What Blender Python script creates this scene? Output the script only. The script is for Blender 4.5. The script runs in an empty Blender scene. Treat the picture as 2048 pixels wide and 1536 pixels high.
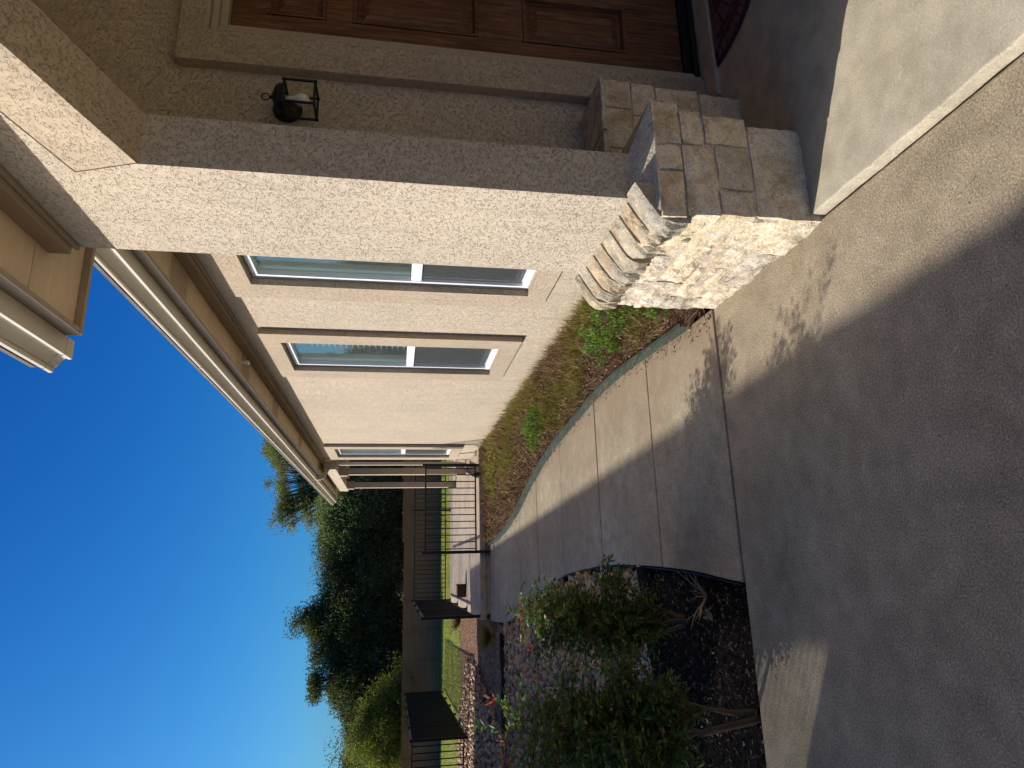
import bpy, bmesh, math, random
import numpy as np
from mathutils import Vector, Matrix, noise as mnoise

R = math.radians
random.seed(7)
rng = np.random.default_rng(11)
scene = bpy.context.scene
COL = scene.collection

# ------------------------------------------------------------------ camera
# held upright but stored sideways: the picture's right edge is down
right = Vector((0.96375954, -0.26603529, 0.01981862))
down = Vector((-0.02638095, -0.16896836, -0.98526836))
fwd = Vector((0.26546487, 0.94903895, -0.16986313))
cd = bpy.data.cameras.new('camera')
cam = bpy.data.objects.new('camera', cd)
COL.objects.link(cam)
m = Matrix((down, right, -fwd)).transposed().to_4x4()
m.translation = Vector((0, 0, 1.6))
cam.matrix_world = m
cd.sensor_fit = 'HORIZONTAL'
cd.sensor_width = 36.0
cd.lens = 36.0 * 1319.9 / 2048.0
cd.clip_start = 0.05
cd.clip_end = 3000
scene.camera = cam

# ------------------------------------------------------------------ light
SUN = Vector((-0.741, 0.412, 0.530)).normalized()
EL = math.asin(SUN.z)
AZ = math.atan2(SUN.x, SUN.y)
world = bpy.data.worlds.new('World')
scene.world = world
world.use_nodes = True
wn = world.node_tree
for n in list(wn.nodes):
    wn.nodes.remove(n)
sky = wn.nodes.new('ShaderNodeTexSky')
sky.sky_type = 'NISHITA'
sky.sun_disc = False
sky.sun_elevation = EL
sky.sun_rotation = AZ
sky.air_density = 1.0
sky.dust_density = 3.0
sky.ozone_density = 4.0
sky.altitude = 300
bg = wn.nodes.new('ShaderNodeBackground')
bg.inputs['Strength'].default_value = 0.11
wo = wn.nodes.new('ShaderNodeOutputWorld')
# camera-like response of the clear sky: one curve per channel, the same in every direction
sp = wn.nodes.new('ShaderNodeSeparateColor'); cb = wn.nodes.new('ShaderNodeCombineColor')
wn.links.new(sky.outputs[0], sp.inputs[0])
K = 0.11
for i, (gm, sc) in enumerate(((2.15, 0.52), (1.41, 0.735), (0.97, 0.86))):
    a = wn.nodes.new('ShaderNodeMath'); a.operation = 'MULTIPLY'; a.inputs[1].default_value = K
    p_ = wn.nodes.new('ShaderNodeMath'); p_.operation = 'POWER'; p_.inputs[1].default_value = gm
    q_ = wn.nodes.new('ShaderNodeMath'); q_.operation = 'MULTIPLY'; q_.inputs[1].default_value = sc / K
    wn.links.new(sp.outputs[i], a.inputs[0]); wn.links.new(a.outputs[0], p_.inputs[0]); wn.links.new(p_.outputs[0], q_.inputs[0])
    wn.links.new(q_.outputs[0], cb.inputs[i])
wn.links.new(cb.outputs[0], bg.inputs[0])
wn.links.new(bg.outputs[0], wo.inputs[0])
sd = bpy.data.lights.new('sun', 'SUN')
sd.energy = 4.4
sd.angle = R(0.5)
sd.color = (1.0, 0.975, 0.945)
so = bpy.data.objects.new('sun', sd)
COL.objects.link(so)
so.rotation_euler = SUN.to_track_quat('Z', 'Y').to_euler()
scene.view_settings.view_transform = 'Standard'
scene.view_settings.look = 'None'
scene.view_settings.gamma = 1.0
scene.view_settings.use_curve_mapping = False
scene.view_settings.exposure = 0.38
scene.cycles.use_denoising = True
scene.cycles.max_bounces = 7
scene.cycles.diffuse_bounces = 4
scene.cycles.transparent_max_bounces = 16
scene.cycles.caustics_reflective = False
scene.cycles.caustics_refractive = False
scene.cycles.sample_clamp_indirect = 6.0

# ------------------------------------------------------------------ node helpers
class NT:
    def __init__(s, name):
        s.m = bpy.data.materials.new(name)
        s.m.use_nodes = True
        s.t = s.m.node_tree
        s.b = s.t.nodes['Principled BSDF']
        s.o = s.t.nodes['Material Output']
        s._tc = None
    def n(s, typ, **k):
        x = s.t.nodes.new(typ)
        for a, v in k.items():
            setattr(x, a, v)
        return x
    def l(s, a, b):
        s.t.links.new(a, b)
    def setv(s, sock, v):
        if hasattr(v, 'is_linked') or hasattr(v, 'links'):
            s.l(v, sock)
        else:
            if isinstance(v, (tuple, list)) and len(v) == 3 and sock.type == 'RGBA':
                v = (*v, 1)
            sock.default_value = v
    def co(s):
        if s._tc is None:
            g = s.n('ShaderNodeNewGeometry')
            s._tc = g.outputs['Position']
        return s._tc
    def mapped(s, scale=(1, 1, 1), rot=(0, 0, 0), vec=None):
        mp = s.n('ShaderNodeMapping')
        s.l(vec if vec is not None else s.co(), mp.inputs[0])
        mp.inputs['Scale'].default_value = scale
        mp.inputs['Rotation'].default_value = rot
        return mp.outputs[0]
    def noise(s, scale, detail=3, rough=0.55, dist=0.0, vec=None):
        x = s.n('ShaderNodeTexNoise')
        s.l(vec if vec is not None else s.co(), x.inputs['Vector'])
        x.inputs['Scale'].default_value = scale
        x.inputs['Detail'].default_value = detail
        x.inputs['Roughness'].default_value = rough
        x.inputs['Distortion'].default_value = dist
        return x.outputs['Fac']
    def voro(s, scale, feature='F1', out='Distance', vec=None):
        x = s.n('ShaderNodeTexVoronoi', feature=feature)
        s.l(vec if vec is not None else s.co(), x.inputs['Vector'])
        x.inputs['Scale'].default_value = scale
        return x.outputs[out]
    def ramp(s, fac, stops, interp='LINEAR'):
        x = s.n('ShaderNodeValToRGB')
        x.color_ramp.interpolation = interp
        e = x.color_ramp.elements
        while len(e) < len(stops):
            e.new(0.5)
        for i, (p, c) in enumerate(stops):
            e[i].position = p
            if not isinstance(c, (tuple, list)):
                c = (c, c, c)
            e[i].color = (*c, 1)
        s.l(fac, x.inputs[0])
        return x.outputs[0]
    def mix(s, fac, a, b, mode='MIX'):
        x = s.n('ShaderNodeMix', data_type='RGBA', blend_type=mode)
        s.setv(x.inputs[0], fac)
        s.setv(x.inputs[6], a)
        s.setv(x.inputs[7], b)
        return x.outputs[2]
    def math(s, op, a, b=0.0, c=0.0, clamp=False):
        x = s.n('ShaderNodeMath', operation=op, use_clamp=clamp)
        s.setv(x.inputs[0], a)
        s.setv(x.inputs[1], b)
        s.setv(x.inputs[2], c)
        return x.outputs[0]
    def bump(s, h, strength=0.5, dist=0.01, normal=None):
        x = s.n('ShaderNodeBump')
        x.inputs['Strength'].default_value = strength
        x.inputs['Distance'].default_value = dist
        s.l(h, x.inputs['Height'])
        if normal is not None:
            s.l(normal, x.inputs['Normal'])
        return x.outputs[0]
    def fin(s, col=None, rough=0.8, nrm=None, metal=0.0, spec=0.3):
        if col is not None:
            s.setv(s.b.inputs['Base Color'], col)
        s.setv(s.b.inputs['Roughness'], rough)
        s.b.inputs['Metallic'].default_value = metal
        s.b.inputs['Specular IOR Level'].default_value = spec
        if nrm is not None:
            s.l(nrm, s.b.inputs['Normal'])
        return s.m
    def rnd(s):
        g = s.n('ShaderNodeNewGeometry')
        return g.outputs['Random Per Island']

def stucco(name, col, amp=1.0, scale=1.0):
    t = NT(name)
    v = t.mapped((1, 1, 1), (0.3, 0.2, 0.1))
    n1 = t.noise(84 * scale, 2, 0.5, 0.4, t.mapped((1, 0.62, 1.25), (0.9, 0.3, 0.4)))
    ridge = t.math('ABSOLUTE', t.math('SUBTRACT', n1, 0.5))
    worm = t.ramp(ridge, [(0.0, 0.0), (0.032, 1.0)])
    mask = t.ramp(t.noise(60 * scale, 2, 0.5, 0.2, v), [(0.44, 1.0), (0.53, 0.0)])
    wormm = t.math('MAXIMUM', worm, mask)
    fine = t.noise(190 * scale, 3, 0.6, 0, v)
    med = t.noise(14, 3, 0.5, 0, v)
    h = t.math('ADD', t.math('MULTIPLY', wormm, 0.7), t.math('ADD', t.math('MULTIPLY', fine, 0.30), t.math('MULTIPLY', med, 0.5)))
    big = t.ramp(t.noise(1.3, 5, 0.6), [(0.3, (0.90, 0.90, 0.91)), (0.7, (1.05, 1.04, 1.02))])
    mid = t.ramp(t.noise(30, 2), [(0.3, 0.93), (0.7, 1.05)])
    c = t.mix(1.0, t.mix(1.0, col, big, 'MULTIPLY'), mid, 'MULTIPLY')
    # rain dirt along low parts
    streak = t.ramp(t.noise(3.0, 4, 0.6, 0, t.mapped((6, 6, 0.35))), [(0.42, 1.0), (0.74, 0.89)])
    c = t.mix(1.0, c, streak, 'MULTIPLY')
    sx = t.n('ShaderNodeSeparateXYZ'); t.l(t.co(), sx.inputs[0])
    low = t.math('SUBTRACT', t.math('MULTIPLY', t.noise(6, 5, 0.65), 0.75), sx.outputs[2])
    c = t.mix(t.math('MULTIPLY', low, 1.6, clamp=True), c, t.mix(1.0, c, (0.72, 0.62, 0.48), 'MULTIPLY'))
    return t.fin(c, 0.92, t.bump(h, 1.0 * amp, 0.007), spec=0.12)

def painted(name, col, rough=0.5, var=0.08, spec=0.3):
    t = NT(name)
    n = t.ramp(t.noise(4, 5, 0.65), [(0.25, 1 - var), (0.75, 1 + var)])
    s2 = t.ramp(t.noise(5, 5, 0.7, 0, t.mapped((1, 6, 6))), [(0.35, 1 - var), (0.7, 1.02)])
    c = t.mix(1.0, t.mix(1.0, col, n, 'MULTIPLY'), s2, 'MULTIPLY')
    return t.fin(c, rough, t.bump(t.noise(60, 3), 0.1, 0.003), spec=spec)

def concrete(name, c0, c1, c2, speck=1.0, stain=None):
    t = NT(name)
    a = t.ramp(t.noise(1.6, 7, 0.62, 0.3), [(0.25, c0), (0.5, c1), (0.78, c2)])
    blot = t.ramp(t.noise(9, 4, 0.6), [(0.35, 0.86), (0.65, 1.12)])
    c = t.mix(1.0, a, blot, 'MULTIPLY')
    sp = t.ramp(t.noise(150, 3, 0.75), [(0.36, 0.40), (0.46, 0.90), (0.55, 1.06), (0.64, 1.75)])
    c = t.mix(0.8 * speck, c, t.mix(1.0, c, sp, 'MULTIPLY'))
    sp2 = t.ramp(t.voro(55), [(0.06, 1.6), (0.16, 1.0)])
    c = t.mix(0.45 * speck, c, t.mix(1.0, c, sp2, 'MULTIPLY'))
    oil = t.ramp(t.noise(3.1, 3, 0.5, 0.2, t.mapped((1, 1, 1), (0, 0, 0.7))), [(0.64, 0.0), (0.72, 0.30)])
    c = t.mix(oil, c, t.mix(1.0, c, (0.5, 0.47, 0.45), 'MULTIPLY'))
    pit = t.ramp(t.voro(16), [(0.028, 0.25), (0.045, 1.0)])
    c = t.mix(0.8, c, t.mix(1.0, c, pit, 'MULTIPLY'))
    scratch = t.ramp(t.noise(7, 8, 0.75, 1.2), [(0.635, 0.0), (0.67, 0.35)])
    c = t.mix(scratch, c, (0.6, 0.58, 0.54))
    if stain:
        st = t.ramp(t.noise(1.1, 5, 0.6, 0.6), [(0.48, 0.0), (0.66, 0.5)])
        c = t.mix(st, c, stain)
        # soil washed out of the planting bed along that side of the walk
        sx = t.n('ShaderNodeSeparateXYZ'); t.l(t.co(), sx.inputs[0])
        e = t.math('ADD', sx.outputs[0], t.math('MULTIPLY', t.noise(2.2, 5, 0.65, 0.4), 0.9))
        c = t.mix(t.ramp(e, [(0.0, 0.0), (1.0, 0.0)]) if False else t.math('MULTIPLY', t.math('SUBTRACT', e, 1.15, clamp=True), 1.3, clamp=True), c, stain)
    dk = t.ramp(t.noise(0.9, 6, 0.6, 0.2, t.mapped((1, 1, 1), (0, 0, 1.0))), [(0.42, 0.0), (0.62, 0.35)])
    c = t.mix(dk, c, t.mix(1.0, c, (0.62, 0.60, 0.58), 'MULTIPLY'))
    h = t.math('ADD', t.math('MULTIPLY', t.noise(230, 3, 0.7), 0.6), t.noise(40, 3))
    return t.fin(c, 0.85, t.bump(h, 0.35 * speck, 0.004), spec=0.2)

def stone_mat(name, c0, c1, c2, stain=1.0, ochre=0.5):
    t = NT(name)
    oi = t.n('ShaderNodeObjectInfo')
    sc_ = t.n('ShaderNodeVectorMath', operation='SCALE'); sc_.inputs[3].default_value = 7.0
    cmb = t.n('ShaderNodeCombineXYZ')
    for q in range(3): t.l(oi.outputs['Random'], cmb.inputs[q])
    t.l(cmb.outputs[0], sc_.inputs[0])
    add = t.n('ShaderNodeVectorMath', operation='ADD')
    t.l(t.co(), add.inputs[0]); t.l(sc_.outputs[0], add.inputs[1])
    v = add.outputs[0]
    a = t.ramp(t.noise(9, 7, 0.68, 0.8, v), [(0.34, c0), (0.5, c1), (0.66, c2)])
    tint = t.ramp(oi.outputs['Random'], [(0, (0.82, 0.80, 0.78)), (0.5, (1.0, 0.99, 0.97)), (1, (1.06, 0.97, 0.82))])
    c = t.mix(1.0, a, tint, 'MULTIPLY')
    org = t.ramp(t.noise(5, 6, 0.62, 0.4, t.mapped((1.7, 1.3, 1.1), (0, 0.7, 0), v)), [(0.50, 0.0), (0.64, ochre)])
    c = t.mix(org, c, (0.44, 0.27, 0.11))
    st = t.ramp(t.noise(11, 9, 0.76, 0.5, t.mapped((1, 1, 0.8), (0.4, 0, 0), v)), [(0.52, 0.0), (0.62, 0.85 * stain)])
    blot = t.ramp(t.noise(3.5, 4, 0.6, 0.3, v), [(0.42, 0.0), (0.60, 1.0)])
    c = t.mix(t.math('MULTIPLY', st, blot), c, (0.075, 0.07, 0.062))
    fine = t.ramp(t.noise(110, 4, 0.7), [(0.35, 0.72), (0.6, 1.12)])
    c = t.mix(1.0, c, fine, 'MULTIPLY')
    h = t.math('ADD', t.math('MULTIPLY', t.noise(80, 6, 0.7), 0.6), t.noise(22, 6, 0.65, 0.6))
    return t.fin(c, 0.9, t.bump(h, 1.0, 0.016), spec=0.12)

def leafmat(name, cols, trans=0.35, rough=0.6, spec=0.15):
    t = NT(name)
    stops = [(i / (len(cols) - 1), c) for i, c in enumerate(cols)]
    c = t.ramp(t.rnd(), stops)
    big = t.ramp(t.noise(1.2, 3), [(0.3, 0.75), (0.7, 1.2)])
    c = t.mix(1.0, c, big, 'MULTIPLY')
    t.fin(c, rough, spec=spec)
    tr = t.n('ShaderNodeBsdfTranslucent')
    t.l(t.mix(1.0, c, (1.35, 1.45, 0.7), 'MULTIPLY'), tr.inputs['Color'])
    mx = t.n('ShaderNodeMixShader')
    mx.inputs[0].default_value = trans
    t.l(t.b.outputs[0], mx.inputs[1])
    t.l(tr.outputs[0], mx.inputs[2])
    t.l(mx.outputs[0], t.o.inputs[0])
    return t.m

def islandmat(name, cols, rough=0.85, mul=1.0, spec=0.15, bumps=0.0):
    t = NT(name)
    stops = [(i / (len(cols) - 1), c) for i, c in enumerate(cols)]
    c = t.ramp(t.rnd(), stops)
    n = t.ramp(t.noise(60, 3), [(0.3, 0.8), (0.7, 1.15)])
    c = t.mix(1.0, c, n, 'MULTIPLY')
    nr = t.bump(t.noise(120, 3), bumps, 0.004) if bumps else None
    return t.fin(c, rough, nr, spec=spec)

M = {}
M['stucco'] = stucco('stucco', (0.515, 0.438, 0.325))
M['stucco_trim'] = stucco('stucco_trim', (0.47, 0.385, 0.275), 0.9)
M['soffit'] = painted('soffit_paint', (0.62, 0.485, 0.325), 0.7, 0.10)
M['fascia'] = painted('fascia_paint', (0.33, 0.275, 0.21), 0.6)
M['gutter'] = painted('gutter_paint', (0.60, 0.55, 0.44), 0.4, 0.05)
M['frieze'] = painted('frieze_paint', (0.34, 0.26, 0.175), 0.7)
M['white'] = painted('white_vinyl', (0.80, 0.81, 0.82), 0.35, 0.03, 0.4)
M['black_iron'] = painted('black_iron', (0.011, 0.011, 0.011), 0.5, 0.1, 0.3)
M['dark_gap'] = painted('dark_gap', (0.02, 0.017, 0.013), 0.95)
M['interior'] = painted('interior_paint', (0.16, 0.165, 0.16), 0.9)
M['blind'] = painted('blind_slat', (0.80, 0.82, 0.78), 0.5, 0.02)
M['jamb'] = painted('jamb_paint', (0.40, 0.33, 0.235), 0.55)
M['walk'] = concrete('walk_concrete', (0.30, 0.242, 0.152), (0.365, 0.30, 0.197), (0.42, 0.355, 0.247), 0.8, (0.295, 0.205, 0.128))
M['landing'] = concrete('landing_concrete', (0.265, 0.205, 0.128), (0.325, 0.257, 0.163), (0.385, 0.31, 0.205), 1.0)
M['driveway'] = concrete('driveway_concrete', (0.50, 0.41, 0.28), (0.56, 0.465, 0.33), (0.62, 0.52, 0.38), 0.5)  # pale warm tone picked to throw back more sunlight
M['porch'] = concrete('porch_concrete', (0.385, 0.325, 0.21), (0.455, 0.395, 0.278), (0.505, 0.45, 0.335), 0.4)
M['patio'] = concrete('patio_concrete', (0.404, 0.315, 0.221), (0.465, 0.374, 0.267), (0.525, 0.433, 0.313), 0.5)
M['mortar'] = concrete('mortar', (0.44, 0.355, 0.27), (0.52, 0.43, 0.335), (0.58, 0.49, 0.39), 1.0) #(0.364, 0.286, 0.216), (0.424, 0.345, 0.262), (0.485, 0.404, 0.313), 1.0)
M['limestone'] = stone_mat('limestone', (0.56, 0.46, 0.32), (0.72, 0.63, 0.48), (0.84, 0.77, 0.63), 1.0, 0.22)
M['limestone_face'] = stone_mat('limestone_face', (0.64, 0.50, 0.30), (0.82, 0.68, 0.46), (0.90, 0.79, 0.59), 0.45)  # cleaner stone, its colour also lifted for the faces in shade
M['cap_stone'] = stone_mat('cap_stone', (0.343, 0.305, 0.239), (0.475, 0.424, 0.331), (0.667, 0.571, 0.414))
M['edging'] = painted('green_edging', (0.045, 0.068, 0.052), 0.6, 0.25)
M['edging_black'] = painted('black_edging', (0.02, 0.02, 0.02), 0.6, 0.2)
M['bulb'] = painted('bulb_white', (0.75, 0.74, 0.68), 0.3, 0.02)
M['shingle'] = concrete('shingle', (0.10, 0.09, 0.08), (0.14, 0.125, 0.11), (0.18, 0.16, 0.14), 1.0)

def _glass(name, tint, base, refl, haze=0.0):
    t = NT(name)
    t.t.nodes.remove(t.b)
    tr = t.n('ShaderNodeBsdfTransparent')
    tr.inputs[0].default_value = (*tint, 1)
    gl = t.n('ShaderNodeBsdfGlossy')
    gl.inputs['Color'].default_value = (0.93, 0.97, 1.0, 1)
    gl.inputs['Roughness'].default_value = 0.01
    t.l(t.bump(t.noise(2.2, 2), 0.03, 0.02), gl.inputs['Normal'])
    fr = t.n('ShaderNodeLayerWeight')
    fr.inputs['Blend'].default_value = 0.5
    f = t.math('ADD', t.math('MULTIPLY', t.math('POWER', fr.outputs['Facing'], 4.0), refl), base, clamp=True)
    mx = t.n('ShaderNodeMixShader')
    t.l(f, mx.inputs[0])
    t.l(tr.outputs[0], mx.inputs[1])
    t.l(gl.outputs[0], mx.inputs[2])
    if haze:
        df = t.n('ShaderNodeBsdfDiffuse'); df.inputs[0].default_value = (0.50, 0.56, 0.55, 1)
        m2 = t.n('ShaderNodeMixShader')
        t.l(t.ramp(t.noise(6, 5, 0.65, 0.3), [(0.3, haze * 0.7), (0.7, haze * 1.4)]), m2.inputs[0])
        t.l(mx.outputs[0], m2.inputs[1]); t.l(df.outputs[0], m2.inputs[2]); mx = m2
    t.l(mx.outputs[0], t.o.inputs[0])
    return t.m
M['glass'] = _glass('window_glass', (0.84, 0.93, 0.90), 0.06, 0.75, 0.05)
M['lamp_glass'] = _glass('lantern_glass', (0.98, 0.98, 0.95), 0.008, 0.25)

def _screen():
    t = NT('insect_screen')
    t.fin((0.055, 0.062, 0.06), 0.8, spec=0.2)
    tr = t.n('ShaderNodeBsdfTransparent')
    mx = t.n('ShaderNodeMixShader')
    wv = t.ramp(t.noise(18, 3, 0.5, 0, t.mapped((1, 0.25, 6))), [(0.3, 0.50), (0.7, 0.66)])
    t.l(wv, mx.inputs[0])
    t.l(tr.outputs[0], mx.inputs[1])
    t.l(t.b.outputs[0], mx.inputs[2])
    t.l(mx.outputs[0], t.o.inputs[0])
    return t.m
M['screen'] = _screen()

def _wood():
    t = NT('door_wood')
    v = t.mapped((30, 30, 1.3))
    g = t.noise(2.2, 6, 0.6, 0.7, v)
    c = t.ramp(g, [(0.30, (0.06, 0.024, 0.010)), (0.46, (0.115, 0.047, 0.019)), (0.58, (0.165, 0.070, 0.029)), (0.72, (0.23, 0.115, 0.056))])
    wear = t.ramp(t.noise(5, 6, 0.7, 0.5, t.mapped((5, 5, 1))), [(0.52, 0.0), (0.72, 0.55)])
    c = t.mix(wear, c, (0.27, 0.165, 0.115))
    fine = t.noise(9, 4, 0.6, 0.5, t.mapped((60, 60, 3)))
    return t.fin(c, 0.6, t.bump(t.math('ADD', g, t.math('MULTIPLY', fine, 0.6)), 0.5, 0.003), spec=0.3)
M['wood'] = _wood()

def _fence():
    t = NT('fence_composite')
    v = t.mapped((0.4, 0.4, 12))
    c = t.ramp(t.noise(2.0, 4, 0.6, 0, v), [(0.3, (0.33, 0.155, 0.07)), (0.7, (0.41, 0.205, 0.095))])
    w = t.n('ShaderNodeTexWave', wave_type='BANDS', bands_direction='Z')
    t.l(t.co(), w.inputs[0])
    w.inputs['Scale'].default_value = 2.6
    w.inputs['Distortion'].default_value = 0.3
    return t.fin(c, 0.8, t.bump(w.outputs['Fac'], 0.4, 0.02), spec=0.2)
M['fence'] = _fence()

def _soil():
    t = NT('dark_soil')
    c = t.ramp(t.noise(28, 6, 0.7), [(0.3, (0.006, 0.0045, 0.0035)), (0.6, (0.022, 0.014, 0.010)), (0.85, (0.055, 0.033, 0.022))])
    return t.fin(c, 0.95, t.bump(t.noise(60, 6, 0.75), 1.0, 0.03), spec=0.1)
M['soil'] = _soil()

def _thatch():
    t = NT('bed_soil')
    c = t.ramp(t.noise(20, 6, 0.7), [(0.3, (0.05, 0.032, 0.02)), (0.6, (0.11, 0.075, 0.045)), (0.85, (0.18, 0.13, 0.08))])
    return t.fin(c, 0.95, t.bump(t.noise(60, 6, 0.75), 1.0, 0.03), spec=0.1)
M['bedsoil'] = _thatch()

def _mulch():
    t = NT('mulch')
    v = t.mapped((1, 1, 1))
    c = t.ramp(t.voro(26, out='Color'), [(0.2, (0.13, 0.065, 0.035)), (0.55, (0.24, 0.135, 0.075)), (0.9, (0.34, 0.22, 0.13))])
    return t.fin(c, 0.9, t.bump(t.voro(26), 1.0, 0.03), spec=0.1)
M['mulch'] = _mulch()

def _lawn():
    t = NT('lawn')
    c = t.ramp(t.noise(0.9, 5, 0.65, 0, t.mapped((1, 0.5, 1))), [(0.3, (0.18, 0.21, 0.045)), (0.5, (0.28, 0.30, 0.07)), (0.75, (0.40, 0.36, 0.13))])
    f = t.ramp(t.noise(60, 3, 0.7), [(0.3, 0.65), (0.7, 1.3)])
    c = t.mix(1.0, c, f, 'MULTIPLY')
    return t.fin(c, 0.9, t.bump(t.noise(45, 4, 0.7), 1.0, 0.05), spec=0.1)
M['lawn'] = _lawn()

def _ground():
    t = NT('ground_earth')
    c = t.ramp(t.noise(0.5, 6, 0.65), [(0.3, (0.07, 0.065, 0.035)), (0.6, (0.13, 0.11, 0.06)), (0.85, (0.18, 0.15, 0.09))])
    return t.fin(c, 0.95, t.bump(t.noise(15, 5, 0.7), 0.8, 0.04), spec=0.1)
M['earth'] = _ground()

def _bark():
    t = NT('bark')
    c = t.ramp(t.noise(7, 6, 0.7, 0.4, t.mapped((3, 3, 0.7))), [(0.3, (0.05, 0.04, 0.032)), (0.7, (0.15, 0.125, 0.10))])
    return t.fin(c, 0.95, t.bump(t.noise(25, 5, 0.7), 0.8, 0.02), spec=0.1)
M['bark'] = _bark()

M['leaf_oak'] = leafmat('leaf_oak', [(0.045, 0.055, 0.024), (0.08, 0.094, 0.036), (0.125, 0.142, 0.055), (0.21, 0.22, 0.09)], 0.3)
M['leaf_grey'] = leafmat('leaf_grey', [(0.078, 0.108, 0.050), (0.134, 0.175, 0.080), (0.202, 0.235, 0.114), (0.291, 0.325, 0.160)], 0.4)
M['leaf_mesq'] = leafmat('leaf_mesquite', [(0.098, 0.113, 0.038), (0.146, 0.161, 0.054), (0.234, 0.244, 0.072), (0.312, 0.282, 0.090)], 0.3)
M['leaf_dark'] = leafmat('leaf_dark', [(0.030, 0.043, 0.018), (0.058, 0.078, 0.03), (0.10, 0.122, 0.045), (0.17, 0.185, 0.07)], 0.3)
M['leaf_yel'] = leafmat('leaf_yellowgreen', [(0.091, 0.112, 0.021), (0.144, 0.164, 0.030), (0.210, 0.217, 0.043), (0.262, 0.250, 0.062)], 0.35)
M['leaf_nand'] = leafmat('leaf_nandina', [(0.025, 0.058, 0.012), (0.044, 0.098, 0.020), (0.075, 0.143, 0.030), (0.131, 0.156, 0.030), (0.175, 0.130, 0.030)], 0.3, 0.5, 0.2)
M['leaf_red'] = leafmat('leaf_red', [(0.26, 0.03, 0.02), (0.38, 0.06, 0.035), (0.48, 0.12, 0.05)], 0.4, 0.45)
M['blade_brown'] = islandmat('blade_brown', [(0.119, 0.059, 0.031), (0.210, 0.115, 0.062), (0.294, 0.182, 0.101), (0.406, 0.280, 0.168)])
M['blade_olive'] = leafmat('blade_olive', [(0.103, 0.098, 0.024), (0.172, 0.161, 0.038), (0.259, 0.210, 0.060), (0.328, 0.231, 0.084)], 0.3)
M['blade_green'] = leafmat('blade_green', [(0.055, 0.10, 0.02), (0.10, 0.18, 0.035), (0.16, 0.26, 0.05), (0.20, 0.23, 0.06)], 0.35)
M['grass'] = leafmat('grass_blades', [(0.144, 0.196, 0.033), (0.240, 0.290, 0.052), (0.352, 0.348, 0.091), (0.480, 0.392, 0.143)], 0.35)
M['twig'] = islandmat('dry_twig', [(0.20, 0.13, 0.075), (0.30, 0.21, 0.13), (0.38, 0.28, 0.18)])
M['stem'] = islandmat('shrub_stem', [(0.10, 0.062, 0.035), (0.16, 0.105, 0.06)])
M['pebble'] = islandmat('river_rock', [(0.140, 0.084, 0.040), (0.279, 0.168, 0.073), (0.479, 0.294, 0.125), (0.299, 0.202, 0.108), (0.678, 0.454, 0.215), (0.459, 0.244, 0.090), (0.598, 0.437, 0.237)], 0.6, spec=0.3, bumps=0.3)
M['chip'] = islandmat('soil_chips', [(0.012, 0.008, 0.005), (0.03, 0.018, 0.011), (0.06, 0.033, 0.018), (0.09, 0.052, 0.03), (0.26, 0.22, 0.17)], 0.9)

def _pebble_obj():
    t = NT('river_rock_single')
    oi = t.n('ShaderNodeObjectInfo')
    cols = [(0.18, 0.12, 0.075), (0.30, 0.205, 0.125), (0.44, 0.325, 0.20), (0.34, 0.27, 0.20), (0.56, 0.45, 0.32), (0.38, 0.23, 0.12)]
    c = t.ramp(oi.outputs['Random'], [(i / 5, k) for i, k in enumerate(cols)])
    n = t.ramp(t.noise(50, 4, 0.6), [(0.3, 0.8), (0.7, 1.15)])
    return t.fin(t.mix(1.0, c, n, 'MULTIPLY'), 0.6, t.bump(t.noise(90, 3), 0.3, 0.004), spec=0.3)
M['pebble1'] = _pebble_obj()
M['mat_base'] = painted('mat_rubber', (0.075, 0.022, 0.024), 0.8, 0.15)
M['mat_tile'] = painted('mat_tile', (0.15, 0.075, 0.078), 0.85, 0.2)
M['box_brown'] = painted('box_brown', (0.10, 0.05, 0.032), 0.8, 0.2)
M['util_green'] = painted('utility_green', (0.22, 0.26, 0.18), 0.6, 0.1)
M['spout'] = painted('spout_paint', (0.44, 0.39, 0.31), 0.45, 0.05)

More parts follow.
